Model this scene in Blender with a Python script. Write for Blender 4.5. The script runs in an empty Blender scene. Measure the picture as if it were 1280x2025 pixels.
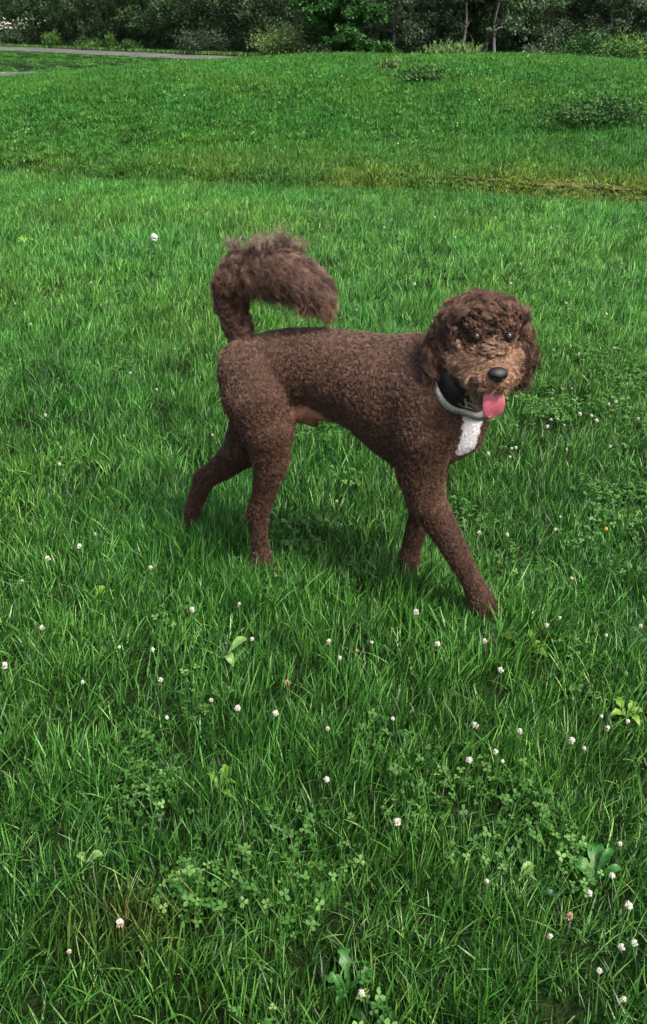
import bpy, math, random
import numpy as np
from mathutils import Vector, Matrix, kdtree

# ------------------------------------------------------------------ camera, sky, sun, exposure
SC = bpy.context.scene
COL = SC.collection
FPX, CX, CY = 1850.0, 640.0, 1012.5
CAM_H, PITCH = 1.30, math.radians(27.7)
cam_data = bpy.data.cameras.new('camera')
cam = bpy.data.objects.new('camera', cam_data)
COL.objects.link(cam)
cam.location = (0, 0, CAM_H)
cam.rotation_euler = (math.pi / 2 - PITCH, 0, 0)
cam_data.sensor_fit = 'VERTICAL'
cam_data.sensor_height = 24.0
cam_data.lens = 24.0 * FPX / 2025.0
cam_data.clip_start = 0.05
cam_data.clip_end = 2000
SC.camera = cam

SUN_EL, SUN_AZ = math.radians(55), math.radians(135)   # azimuth measured from +Y towards +X
world = bpy.data.worlds.new('World')
SC.world = world
world.use_nodes = True
wn = world.node_tree
sky = wn.nodes.new('ShaderNodeTexSky')
sky.sky_type = 'NISHITA'
sky.sun_disc = False
sky.sun_elevation = SUN_EL
sky.sun_rotation = SUN_AZ
sky.air_density = 0.7
sky.dust_density = 5.0
sky.ozone_density = 0.4
wn.links.new(sky.outputs[0], wn.nodes['Background'].inputs[0])
wn.nodes['Background'].inputs[1].default_value = 0.075
sun_data = bpy.data.lights.new('sun', 'SUN')
sun_data.energy = 1.5
sun_data.angle = math.radians(13)
sun_data.color = (1.0, 0.96, 0.90)
sun = bpy.data.objects.new('sun', sun_data)
COL.objects.link(sun)
sdir = Vector((math.sin(SUN_AZ) * math.cos(SUN_EL), math.cos(SUN_AZ) * math.cos(SUN_EL), math.sin(SUN_EL)))
sun.rotation_euler = sdir.to_track_quat('Z', 'Y').to_euler()
sun.location = sdir * 50
SC.view_settings.view_transform = 'Standard'
SC.view_settings.look = 'None'
SC.view_settings.gamma = 1.0
SC.view_settings.exposure = 1.6
SC.cycles.use_adaptive_sampling = True
SC.cycles.adaptive_threshold = 0.03
SC.cycles.max_bounces = 5
SC.cycles.diffuse_bounces = 2
SC.cycles.glossy_bounces = 2
SC.cycles.transmission_bounces = 3
SC.cycles.caustics_reflective = False
SC.cycles.caustics_refractive = False

RNG = np.random.default_rng(7)
random.seed(7)
CP, SP = math.cos(PITCH), math.sin(PITCH)
CAMP = np.array([0, 0, CAM_H])
FWD, UPV, RGT = np.array([0, CP, -SP]), np.array([0, SP, CP]), np.array([1.0, 0, 0])


def ray(px, py):
    return FWD + (px - CX) / FPX * RGT - (py - CY) / FPX * UPV


def on_plane_z(px, py, z=0.0):
    d = ray(px, py)
    return CAMP + d * ((z - CAM_H) / d[2])


def at_dist(px, D, z=0.0):                     # ground x for a pixel column at forward distance D
    return (px - CX) / FPX * (D * CP + (CAM_H - z) * SP)


# ------------------------------------------------------------------ helpers
def mesh_obj(name, V, F, mat=None, parent=None, smooth=False, attrs=None, col=COL, loc=None):
    me = bpy.data.meshes.new(name)
    V = np.asarray(V, dtype=np.float32)
    if isinstance(F, np.ndarray):
        n, k = F.shape
        me.vertices.add(len(V)); me.vertices.foreach_set('co', V.ravel())
        me.loops.add(n * k); me.loops.foreach_set('vertex_index', F.ravel().astype(np.int32))
        me.polygons.add(n); me.polygons.foreach_set('loop_start', np.arange(0, n * k, k, dtype=np.int32))
        me.update(calc_edges=True)
    else:
        me.from_pydata([tuple(map(float, v)) for v in V], [], F)
        me.update()
    if smooth:
        me.polygons.foreach_set('use_smooth', np.ones(len(me.polygons), dtype=bool))
    for an, (typ, dom, data) in (attrs or {}).items():
        a = me.attributes.new(an, typ, dom)
        data = np.asarray(data, dtype=np.float32)
        if typ == 'FLOAT_COLOR':
            if data.shape[1] == 3:
                data = np.c_[data, np.ones(len(data))].astype(np.float32)
            a.data.foreach_set('color', data.ravel())
        elif typ == 'FLOAT_VECTOR':
            a.data.foreach_set('vector', data.ravel())
        else:
            a.data.foreach_set('value', data.ravel())
    if mat is not None:
        me.materials.append(mat)
    o = bpy.data.objects.new(name, me)
    if col is not None:
        col.objects.link(o)
    if parent is not None:
        o.parent = parent
    if loc is not None:
        o.location = loc
    return o


def empty(name, loc, label, cat, group=None, rz=0.0):
    o = bpy.data.objects.new(name, None)
    COL.objects.link(o)
    o.empty_display_size = 0.1
    o.location = loc
    o.rotation_euler = (0, 0, rz)
    o['label'] = label
    o['category'] = cat
    if group:
        o['group'] = group
    return o


def tag(o, label, cat, group=None):
    o['label'] = label
    o['category'] = cat
    if group:
        o['group'] = group
    return o


def new_mat(name):
    m = bpy.data.materials.new(name)
    m.use_nodes = True
    return m, m.node_tree, m.node_tree.nodes['Principled BSDF']


def nd(nt, typ, **kw):
    n = nt.nodes.new(typ)
    for k, v in kw.items():
        setattr(n, k, v)
    return n


def ramp(nt, fac, stops):
    r = nt.nodes.new('ShaderNodeValToRGB')
    el = r.color_ramp.elements
    while len(el) < len(stops):
        el.new(0.5)
    for e, (p, c) in zip(el, stops):
        e.position = p
        e.color = (*c, 1)
    nt.links.new(fac, r.inputs[0])
    return r.outputs[0]


def mixc(nt, fac, a, b, mode='MIX'):
    m = nd(nt, 'ShaderNodeMix', data_type='RGBA', blend_type=mode)
    for i, s in ((0, fac), (6, a), (7, b)):
        if hasattr(s, 'is_linked'):
            nt.links.new(s, m.inputs[i])
        else:
            m.inputs[i].default_value = s if i == 0 else (*s, 1)
    return m.outputs[2]


def noise(nt, scale, detail=3, coord='Object', rough=0.55):
    tc = nd(nt, 'ShaderNodeTexCoord')
    n = nd(nt, 'ShaderNodeTexNoise')
    n.inputs['Scale'].default_value = scale
    n.inputs['Detail'].default_value = detail
    n.inputs['Roughness'].default_value = rough
    nt.links.new(tc.outputs[coord], n.inputs['Vector'])
    return n.outputs[0]


def leaf_material(name, stops, rough=0.5, transl=0.3, spec=0.4, use_tint=False, vary=0.0, scale=8):
    """foliage: per-face random value 'rnd' picks the hue; thin leaves pass some light"""
    m, nt, b = new_mat(name)
    a = nd(nt, 'ShaderNodeAttribute', attribute_name='rnd')
    c = ramp(nt, a.outputs['Fac'], stops)
    if use_tint:
        t = nd(nt, 'ShaderNodeAttribute', attribute_name='tint', attribute_type='INSTANCER')
        c = mixc(nt, 1.0, c, t.outputs['Color'], 'MULTIPLY')
    if vary:
        n = noise(nt, scale, 2)
        h = nd(nt, 'ShaderNodeHueSaturation')
        mr = nd(nt, 'ShaderNodeMapRange')
        mr.inputs[3].default_value = 1 - vary
        mr.inputs[4].default_value = 1 + vary
        nt.links.new(n, mr.inputs[0])
        nt.links.new(mr.outputs[0], h.inputs['Value'])
        nt.links.new(c, h.inputs['Color'])
        c = h.outputs[0]
    nt.links.new(c, b.inputs['Base Color'])
    b.inputs['Roughness'].default_value = rough
    b.inputs['Specular IOR Level'].default_value = spec
    tr = nd(nt, 'ShaderNodeBsdfTranslucent')
    nt.links.new(c, tr.inputs[0])
    mx = nd(nt, 'ShaderNodeMixShader')
    mx.inputs[0].default_value = transl
    nt.links.new(b.outputs[0], mx.inputs[1])
    nt.links.new(tr.outputs[0], mx.inputs[2])
    nt.links.new(mx.outputs[0], nt.nodes['Material Output'].inputs[0])
    return m


def plain_material(name, col, rough=0.7, spec=0.3, var=0.25, scale=20, bump=0.0):
    m, nt, b = new_mat(name)
    n = noise(nt, scale, 5)
    lo = tuple(c * (1 - var) for c in col)
    hi = tuple(min(1, c * (1 + var)) for c in col)
    nt.links.new(ramp(nt, n, [(0.3, lo), (0.7, hi)]), b.inputs['Base Color'])
    b.inputs['Roughness'].default_value = rough
    b.inputs['Specular IOR Level'].default_value = spec
    if bump:
        bp = nd(nt, 'ShaderNodeBump')
        bp.inputs['Strength'].default_value = bump
        bp.inputs['Distance'].default_value = 0.01
        nt.links.new(n, bp.inputs['Height'])
        nt.links.new(bp.outputs[0], b.inputs['Normal'])
    return m


def tube(path, radii, sides=7):
    """tapered tube along a polyline -> verts, quads (list of arrays)"""
    P = np.asarray(path, float)
    R = np.asarray(radii, float)
    n = len(P)
    T = np.gradient(P, axis=0)
    T /= np.linalg.norm(T, axis=1)[:, None] + 1e-9
    ref = np.array([0.31, 0.2, 0.93]) if abs(T[0][2]) < 0.8 else np.array([1.0, 0.1, 0])
    A = np.cross(T, ref); A /= np.linalg.norm(A, axis=1)[:, None] + 1e-9
    B = np.cross(T, A)
    th = np.linspace(0, 2 * np.pi, sides, endpoint=False)
    V = (P[:, None] + R[:, None, None] * (np.cos(th)[None, :, None] * A[:, None] + np.sin(th)[None, :, None] * B[:, None])).reshape(-1, 3)
    i, j = np.meshgrid(np.arange(n - 1), np.arange(sides), indexing='ij')
    j2 = (j + 1) % sides
    F = np.stack([i * sides + j, i * sides + j2, (i + 1) * sides + j2, (i + 1) * sides + j], -1).reshape(-1, 4)
    return V, F


def joinm(parts):
    Vs, Fs, o = [], [], 0
    for V, F in parts:
        Vs.append(V); Fs.append(F + o); o += len(V)
    return np.concatenate(Vs), np.concatenate(Fs)


def leaf_quads(C, size, up_bias=0.4, aspect=0.55, rng=RNG, dirs=None):
    """diamond leaves folded along the midrib; C centres -> verts, tris"""
    n = len(C)
    size = np.broadcast_to(size, (n,))[:, None]
    d = rng.normal(size=(n, 3)) if dirs is None else dirs + 0.45 * rng.normal(size=(n, 3))
    d /= np.linalg.norm(d, axis=1)[:, None]
    nn = rng.normal(size=(n, 3)); nn[:, 2] = np.abs(nn[:, 2]) + up_bias
    s = np.cross(d, nn); s /= np.linalg.norm(s, axis=1)[:, None] + 1e-9
    u = np.cross(s, d)
    a = C - d * size * 0.5
    b = C + d * size * 0.5 - u * size * 0.08
    l = C - d * size * 0.08 + s * size * aspect * 0.5 + u * size * 0.10
    r = C - d * size * 0.08 - s * size * aspect * 0.5 + u * size * 0.10
    V = np.stack([a, l, b, r], 1).reshape(-1, 3)
    k = np.arange(n)[:, None] * 4
    F = np.concatenate([k + [0, 2, 1], k + [0, 3, 2]], 1).reshape(-1, 3)
    return V, F


def rnd_faces(n, per, rng=RNG):
    return {'rnd': ('FLOAT', 'FACE', np.repeat(rng.random(n), per))}


def vnoise(x, y, seed=0):
    r = np.random.default_rng(seed)
    out = 0
    for k in range(6):
        a, f, p = r.random() * 6.28, 0.6 + 1.5 * r.random() ** 1.5, r.random() * 6.28
        out = out + np.sin((x * np.cos(a) + y * np.sin(a)) * f * (1 + 0.35 * k) + p + 0.7 * np.sin(0.6 * x * np.sin(a) - 0.6 * y * np.cos(a) + k))
    return out / 6.0


# ------------------------------------------------------------------ terrain
def lawn_edge(x):
    return 8.36 - 0.317 * np.clip(x, -14, 9) + 0.12 * np.sin(x * 1.1) + 0.05 * np.sin(x * 3.7)


CREST_Y = 14.5


def terrain(x, y):
    x = np.asarray(x, float); y = np.asarray(y, float)
    e = lawn_edge(x)
    yc = np.maximum(CREST_Y, e + 3.0)
    zc = 0.87 * np.exp(-0.5 * ((x - 1.3) / 6.3) ** 2)
    t = np.clip((y - e) / (yc - e), 0, 1)
    up = np.sin(np.pi / 2 * t) ** 1.15
    q = np.clip((y - yc) / 8.0, 0, 1)
    down = 1 - q * q * (3 - 2 * q)
    z = zc * np.where(y < yc, up, down)
    z = z - 0.07 * np.exp(-((y - e - 0.22) / 0.2) ** 2) * np.clip((14 - np.abs(x)) / 4, 0, 1)
    m = np.clip((y - e) / 2.0, 0, 1) * np.clip((24 - y) / 6, 0, 1)
    z = z + m * 0.045 * vnoise(x * 0.9, y * 0.9, 3)
    z = z + 0.010 * vnoise(x * 2.2, y * 2.2, 5) * np.clip((12 - y) / 4, 0, 1)
    return z


def spaced(lo, hi, fine, grow):
    out, v, s = [lo], lo, fine
    while v < hi:
        v += s
        out.append(v)
        s *= grow
    return np.array(out)


gx = spaced(0, 900, 0.14, 1.035)
gx = np.r_[-gx[:0:-1], gx]
gy = np.r_[-spaced(0, 300, 0.4, 1.12)[:0:-1], np.arange(0, 24, 0.14), spaced(24, 1500, 0.2, 1.05)]
XX, YY = np.meshgrid(gx, gy, indexing='ij')
ZZ = terrain(XX, YY)
nx, ny = XX.shape
ii, jj = np.meshgrid(np.arange(nx - 1), np.arange(ny - 1), indexing='ij')
GF = np.stack([ii * ny + jj, (ii + 1) * ny + jj, (ii + 1) * ny + jj + 1, ii * ny + jj + 1], -1).reshape(-1, 4)
gm, nt, b = new_mat('turf_soil')
n1, n2, n3 = noise(nt, 0.5, 4), noise(nt, 7.0, 5), noise(nt, 60.0, 3)
c1 = ramp(nt, n1, [(0.35, (0.010, 0.022, 0.006)), (0.65, (0.018, 0.034, 0.009))])
c2 = ramp(nt, n2, [(0.3, (0.6, 0.62, 0.55)), (0.7, (1.3, 1.25, 1.1))])
c3 = ramp(nt, n3, [(0.35, (0.55, 0.6, 0.5)), (0.65, (1.35, 1.3, 1.2))])
nt.links.new(mixc(nt, 1.0, mixc(nt, 1.0, c1, c2, 'MULTIPLY'), c3, 'MULTIPLY'), b.inputs['Base Color'])
b.inputs['Roughness'].default_value = 0.95
b.inputs['Specular IOR Level'].default_value = 0.1
bp = nd(nt, 'ShaderNodeBump')
bp.inputs['Strength'].default_value = 0.8
bp.inputs['Distance'].default_value = 0.04
nt.links.new(n3, bp.inputs['Height'])
nt.links.new(bp.outputs[0], b.inputs['Normal'])
ground = mesh_obj('ground', np.stack([XX, YY, ZZ], -1).reshape(-1, 3), GF, gm, smooth=True)
ground['kind'] = 'structure'

# paved ways seen beyond the mound on the left
am, nt, b = new_mat('asphalt')
n1, n2 = noise(nt, 1.2, 5), noise(nt, 45, 3)
n0 = noise(nt, 0.8, 6)
c = mixc(nt, 1.0, ramp(nt, n0, [(0.30, (0.075, 0.074, 0.076)), (0.55, (0.12, 0.117, 0.115)), (0.72, (0.20, 0.17, 0.12))]), ramp(nt, n2, [(0.3, (0.8, 0.8, 0.8)), (0.7, (1.2, 1.2, 1.2))]), 'MULTIPLY')
nt.links.new(c, b.inputs['Base Color'])
b.inputs['Roughness'].default_value = 0.85


def ribbon(name, pts, widths, mat, lift):
    P = np.array(pts, float)
    t = np.linspace(0, len(P) - 1, 90)
    k = np.arange(len(P))
    px, py, w = np.interp(t, k, P[:, 0]), np.interp(t, k, P[:, 1]), np.interp(t, k, widths)
    for _ in range(30):
        px[1:-1] = (px[:-2] + px[2:]) / 2; py[1:-1] = (py[:-2] + py[2:]) / 2
    tx, ty = np.gradient(px), np.gradient(py)
    l = np.hypot(tx, ty); nxn, nyn = -ty / l, tx / l
    V, m = [], 7
    for q in np.linspace(-0.5, 0.5, m):
        wq = w * q * (1 + (0.05 * np.sin(t * 9) + 0.03 * np.sin(t * 23)) * (abs(q) > 0.49))
        X, Y = px + nxn * wq, py + nyn * wq
        V.append(np.stack([X, Y, terrain(X, Y) + lift], -1))
    V = np.stack(V, 1).reshape(-1, 3)
    i, j = np.meshgrid(np.arange(89), np.arange(m - 1), indexing='ij')
    F = np.stack([i * m + j, i * m + j + 1, (i + 1) * m + j + 1, (i + 1) * m + j], -1).reshape(-1, 4)
    o = mesh_obj(name, V, F, mat, smooth=True)
    o['kind'] = 'structure'
    return np.stack([px, py], 1)


FAR_ROAD = [(-60, 74), (-36, 68), (-22.5, 62), (-12, 50), (-7, 43.5), (-2.8, 39), (2, 36.8), (9, 36.2), (20, 36.5), (40, 38)]
NEAR_PATH = [(-30, 26), (-18, 26.6), (-9, 27.2), (-5, 26.9), (-1.5, 27.6), (2, 31.0), (4.5, 35.5)]
soil = plain_material('bare_soil', (0.12, 0.095, 0.045), 0.95, 0.1, 0.5, 9, 0.6)
tx = np.array([0.9, 1.5, 2.2, 3.0, 4.0, 5.5, 7.5])
ribbon('worn_track', list(zip(tx, lawn_edge(tx) + 0.52)), [0.02, 0.04, 0.06, 0.08, 0.10, 0.10, 0.09], soil, 0.012)
road_line = ribbon('road', FAR_ROAD, [4.2] * 3 + [3.6, 3.2, 3.0, 3, 3, 3, 3], am, 0.02)
path_line = ribbon('path', NEAR_PATH, [3.5] * 7, am, 0.035)


# ------------------------------------------------------------------ grass (stuff, instanced tufts)
def blade_tuft(nb, rad, lmin, lmax, wmin, wmax, seed, seg=4, lean=0.9):
    r = np.random.default_rng(seed)
    rr = rad * np.sqrt(r.random(nb)); th = r.random(nb) * 6.283
    base = np.stack([rr * np.cos(th), rr * np.sin(th), np.full(nb, -0.008)], -1)
    L = lmin + (lmax - lmin) * r.random(nb) ** 1.3
    W = wmin + (wmax - wmin) * r.random(nb)
    az = r.vonmises(0.45, 1.3, nb)
    d = np.stack([np.cos(az), np.sin(az), np.zeros(nb)], -1)
    s = np.stack([-np.sin(az + r.normal(0, 0.9, nb)), np.cos(az), r.normal(0, 0.25, nb)], -1)
    s /= np.linalg.norm(s, axis=1)[:, None]
    bend = lean * (0.15 + 1.1 * r.random(nb) ** 1.2)
    t = np.linspace(0, 1, seg + 1)
    ang = bend[:, None] * (0.35 + 0.9 * t[None])
    dx = np.cumsum(np.sin(ang), 1); dz = np.cumsum(np.cos(ang), 1)
    dx = (dx - dx[:, :1]) / seg; dz = (dz - dz[:, :1]) / seg
    P = base[:, None] + L[:, None, None] * (dx[..., None] * d[:, None] + dz[..., None] * np.array([0, 0, 1.0]))
    P = P + (r.normal(0, 0.05, (nb, 1, 1)) * L[:, None, None] * (t ** 2)[None, :, None]) * s[:, None]
    w = W[:, None] * np.array([0.75, 1.0, 0.95, 0.7, 0.12])[None, :seg + 1] if seg == 4 else W[:, None] * np.interp(t, [0, .5, 1], [.8, 1, .1])[None]
    Lf = P - s[:, None] * w[..., None] / 2
    Rt = P + s[:, None] * w[..., None] / 2
    V = np.stack([Lf, Rt], 2).reshape(-1, 3)
    n2 = (seg + 1) * 2
    k = (np.arange(nb) * n2)[:, None, None]
    q = (np.arange(seg) * 2)[None, :, None]
    F = (k + q + np.array([0, 1, 3, 2])[None, None]).reshape(-1, 4)
    rnd = np.repeat(np.clip(r.random(nb), 0, 1), seg)
    return V, F, rnd


protos = {}


def proto_collection(name, meshes, mat):
    c = bpy.data.collections.new(name)
    for i, (V, F, rnd) in enumerate(meshes):
        o = mesh_obj('%s_%02d' % (name, i), V, F, mat, smooth=True, attrs={'rnd': ('FLOAT', 'FACE', rnd)}, col=None)
        c.objects.link(o)
    return c


def scatter(name, coll, P, rot, scl, idx, tint, label_kind='stuff'):
    """one object whose geometry nodes put a tuft on every point"""
    me = bpy.data.meshes.new(name)
    me.vertices.add(len(P)); me.vertices.foreach_set('co', np.asarray(P, np.float32).ravel())
    for an, ty, dat, key in (('rot', 'FLOAT_VECTOR', rot, 'vector'), ('scl', 'FLOAT_VECTOR', scl, 'vector'), ('tint', 'FLOAT_COLOR', np.c_[tint, np.ones(len(P))], 'color')):
        a = me.attributes.new(an, ty, 'POINT'); a.data.foreach_set(key, np.asarray(dat, np.float32).ravel())
    a = me.attributes.new('pick', 'INT', 'POINT'); a.data.foreach_set('value', np.asarray(idx, np.int32))
    o = bpy.data.objects.new(name, me)
    COL.objects.link(o)
    ng = bpy.data.node_groups.new(name + '_nodes', 'GeometryNodeTree')
    ng.interface.new_socket('Geometry', in_out='INPUT', socket_type='NodeSocketGeometry')
    ng.interface.new_socket('Geometry', in_out='OUTPUT', socket_type='NodeSocketGeometry')
    gi, go = ng.nodes.new('NodeGroupInput'), ng.nodes.new('NodeGroupOutput')
    ci = ng.nodes.new('GeometryNodeCollectionInfo')
    ci.inputs['Collection'].default_value = coll
    ci.inputs['Separate Children'].default_value = True
    ci.inputs['Reset Children'].default_value = True
    iop = ng.nodes.new('GeometryNodeInstanceOnPoints')
    iop.inputs['Pick Instance'].default_value = True
    ng.links.new(gi.outputs[0], iop.inputs['Points'])
    ng.links.new(ci.outputs[0], iop.inputs['Instance'])
    for an, ty, sock in (('rot', 'FLOAT_VECTOR', 'Rotation'), ('scl', 'FLOAT_VECTOR', 'Scale'), ('pick', 'INT', 'Instance Index')):
        na = ng.nodes.new('GeometryNodeInputNamedAttribute')
        na.data_type = ty
        na.inputs['Name'].default_value = an
        ng.links.new(na.outputs['Attribute'], iop.inputs[sock])
    ng.links.new(iop.outputs[0], go.inputs[0])
    md = o.modifiers.new('scatter', 'NODES')
    md.node_group = ng
    o['kind'] = 'stuff'
    return o


grass_mat = leaf_material('grass_blade', [(0.0, (0.007, 0.032, 0.005)), (0.4, (0.023, 0.102, 0.012)), (0.7, (0.058, 0.202, 0.025)), (0.9, (0.132, 0.330, 0.060)), (1.0, (0.26, 0.45, 0.13))], rough=0.40, transl=0.14, spec=0.32, use_tint=True)
near_tufts = [blade_tuft(40, 0.040, 0.028, 0.080, 0.0012, 0.0028, 100 + i, lean=0.70 + 0.16 * (i % 3)) for i in range(9)]
near_tufts += [blade_tuft(14, 0.035, 0.06, 0.115, 0.0013, 0.0025, 150 + i, lean=1.2) for i in range(3)]
near_tufts += [blade_tuft(12, 0.03, 0.05, 0.10, 0.0026, 0.0046, 170 + i, lean=1.0) for i in range(2)]
far_tufts = [blade_tuft(64, 0.11, 0.022, 0.062, 0.004, 0.009, 200 + i, seg=3, lean=1.25) for i in range(6)]
c_near = proto_collection('lawn_tuft', near_tufts, grass_mat)
meadow_mat = leaf_material('meadow_blade', [(0.0, (0.020, 0.092, 0.011)), (0.5, (0.040, 0.152, 0.019)), (1.0, (0.086, 0.240, 0.036))], rough=0.5, transl=0.22, spec=0.2, use_tint=True)
c_far = proto_collection('meadow_tuft', far_tufts, meadow_mat)


def wedge(y0, y1, dens, seed, kx=0.45, mx=0.75):
    r = np.random.default_rng(seed)
    area = kx * (y1 ** 2 - y0 ** 2) + 2 * mx * (y1 - y0)
    n = int(area * dens)
    W = kx * y1 + mx
    y = y0 + (y1 - y0) * r.random(n * 3); x = (r.random(n * 3) * 2 - 1) * W
    k = np.abs(x) < kx * y + mx
    return x[k][:n], y[k][:n]


def road_clear(x, y):
    P = np.stack([x, y], 1)
    ok = np.ones(len(P), bool)
    for line, w in ((road_line, 1.75), (path_line, 1.8)):
        for i0 in range(0, len(P), 20000):
            d = np.min(np.hypot(P[i0:i0 + 20000, None, 0] - line[None, :, 0], P[i0:i0 + 20000, None, 1] - line[None, :, 1]), 1)
            ok[i0:i0 + 20000] &= d > w * (0.86 + 0.22 * vnoise(P[i0:i0 + 20000, 0] * 2.5, P[i0:i0 + 20000, 1] * 2.5, 81)) + 0.2 * (np.sin(7 * P[i0:i0 + 20000, 0]) - .4)
    return ok


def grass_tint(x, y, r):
    n = len(x)
    e = lawn_edge(x)
    a = vnoise(x * 1.3, y * 1.3, 21); b2 = vnoise(x * 4.5, y * 4.5, 22)
    b3 = vnoise(x * 13, y * 13, 33)
    hill = np.where(y > e + .3, 0.5, 1.0)
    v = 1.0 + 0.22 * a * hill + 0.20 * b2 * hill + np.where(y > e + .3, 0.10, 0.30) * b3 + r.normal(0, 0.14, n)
    v = v * np.where(y > e + 0.5, 1.25, np.interp(y, [0.8, 1.8, 3.5], [0.78, 0.92, 1.05]))  # lawn darkens towards the camera: shade between blades put into the tint
    T = np.stack([v * (1 + 0.22 * vnoise(x * 2, y * 2, 23)), v, v * (1 - 0.15 * vnoise(x * 2, y * 2, 23))], 1)
    e = lawn_edge(x)
    band = np.exp(-((y - e - 0.45) / 0.34) ** 2) * np.clip(0.36 + 0.18 * x + 0.3 * vnoise(x * 1.5, y, 25), 0.15, 0.95)   # dry strip at the foot of the mound
    dry = np.array([3.2, 1.35, 1.5])
    T = T * (1 - band[:, None]) + T * dry * band[:, None]
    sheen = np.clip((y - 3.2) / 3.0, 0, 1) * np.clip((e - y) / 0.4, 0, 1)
    T = T * (1 + sheen[:, None] * np.array([0.55, 0.45, 0.55]))      # pale sheen of the far lawn painted into the tint
    bare = np.exp(-(((x + 0.32) / 0.10) ** 2 + ((y - 1.02) / 0.05) ** 2))  # small browned patch
    T = T * (1 - .55 * bare[:, None]) + np.array([2.0, 0.55, 1.0]) * .55 * bare[:, None]
    return np.clip(T, 0.25, 6)


PAWS = [(0.417, 1.874), (-0.118, 2.081), (-0.357, 2.290), (0.231, 2.064)]          # where the feet of the dog stand


def lay_grass(name, coll, npick, bands, seed, smul=1.0, weights=None):
    r = np.random.default_rng(seed)
    xs, ys, ss = [], [], []
    for (y0, y1, dens, sc) in bands:
        x, y = wedge(y0, y1, dens, seed + int(y0 * 10))
        xs.append(x); ys.append(y); ss.append(np.full(len(x), sc))
    for (fx, fy) in PAWS if name == 'lawn_grass' else ():
        m = 95
        a, q = r.random(m) * 6.283, 0.02 + 0.085 * np.sqrt(r.random(m))
        xs.append(fx + q * np.cos(a)); ys.append(fy - 0.03 + q * np.sin(a)); ss.append(np.full(m, 1.35))
    x, y, s = map(np.concatenate, (xs, ys, ss))
    k = road_clear(x, y) if y.max() > 20 else np.ones(len(x), bool)
    x, y, s = x[k], y[k], s[k]
    n = len(x)
    P = np.stack([x, y, terrain(x, y)], 1)
    rot = np.stack([r.normal(0, 0.14, n), r.normal(0, 0.14, n), r.normal(0.0, 0.7, n)], 1)
    hgt = 0.95 + 0.25 * vnoise(x * 2.4, y * 2.4, 31) + np.where(y > lawn_edge(x) + .3, 0.12, 0.50) * vnoise(x * 11, y * 11, 33) + 0.16 * r.normal(size=n)
    hgt = np.where(y > lawn_edge(x) + .9, np.clip(hgt, .8, 1.25), hgt)
    tb = np.exp(-((y - lawn_edge(x) - 0.46) / 0.11) ** 2) * np.clip((x - 0.9) / 0.8, 0, 1)
    hgt = hgt * (1 - 0.85 * tb)
    sc = np.stack([s * (0.9 + 0.25 * r.random(n))] * 2 + [np.where(y > 16, 0.75, s) * np.clip(hgt, 0.35, 1.7)], 1) * smul
    idx = r.choice(npick, n, p=weights)
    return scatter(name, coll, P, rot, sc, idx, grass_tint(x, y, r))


wts = np.array([1.0] * 9 + [0.45] * 3 + [0.35] * 2); wts /= wts.sum()
g1 = lay_grass('lawn_grass', c_near, 14, [(0.15, 2.6, 900, 1.0), (2.6, 5.0, 620, 1.08), (5.0, 9.6, 340, 1.25)], 11, weights=wts)
g2 = lay_grass('meadow_grass', c_far, 6, [(7.6, 16.0, 230, 1.0), (16.0, 30.0, 26, 1.5), (30.0, 62.0, 5, 2.4)], 12)
for o, l in ((g1, 'thick green lawn grass all around the dog'), (g2, 'green meadow grass on the mound and beyond')):
    o['label'] = l


# ------------------------------------------------------------------ clover leaves and small weeds in the lawn (stuff)
def clover_clump(nl, rad, seed):
    r = np.random.default_rng(seed)
    Vs, Fs, rn, o = [], [], [], 0
    for _ in range(nl):
        rr, th = rad * math.sqrt(r.random()), r.random() * 6.283
        h = 0.022 + 0.030 * r.random()
        c = np.array([rr * math.cos(th), rr * math.sin(th), h])
        tilt = r.normal(0, 0.35, 2)
        az0 = r.random() * 6.283
        sz = 0.0028 + 0.0024 * r.random()
        v0 = r.random()
        ex, ey = np.array([1, 0, tilt[0]]), np.array([0, 1, tilt[1]])
        for k in range(3):
            a = az0 + k * 2.094
            d = ex * math.cos(a) + ey * math.sin(a)
            s = -ex * math.sin(a) + ey * math.cos(a)
            up = np.array([0, 0, 1.0])
            pts = [c, c + d * sz * .7 + s * sz * .62 + up * sz * .25, c + d * sz * 1.55 + s * sz * .6 + up * sz * .3, c + d * sz * 1.6 + up * sz * .12, c + d * sz * 1.55 - s * sz * .6 + up * sz * .3, c + d * sz * .7 - s * sz * .62 + up * sz * .25]
            Vs += pts
            Fs += [[o, o + 1, o + 2, o + 3], [o, o + 3, o + 4, o + 5]]
            rn += [v0, v0]
            o += 6
        w = 0.0008
        b0 = np.array([c[0] * 0.7, c[1] * 0.7, -0.01])
        Vs += [b0 - [w, 0, 0], b0 + [w, 0, 0], c + [w, 0, 0], c - [w, 0, 0]]
        Fs.append([o, o + 1, o + 2, o + 3]); rn.append(0.3); o += 4
    return np.array(Vs), np.array(Fs), np.array(rn)


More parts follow.
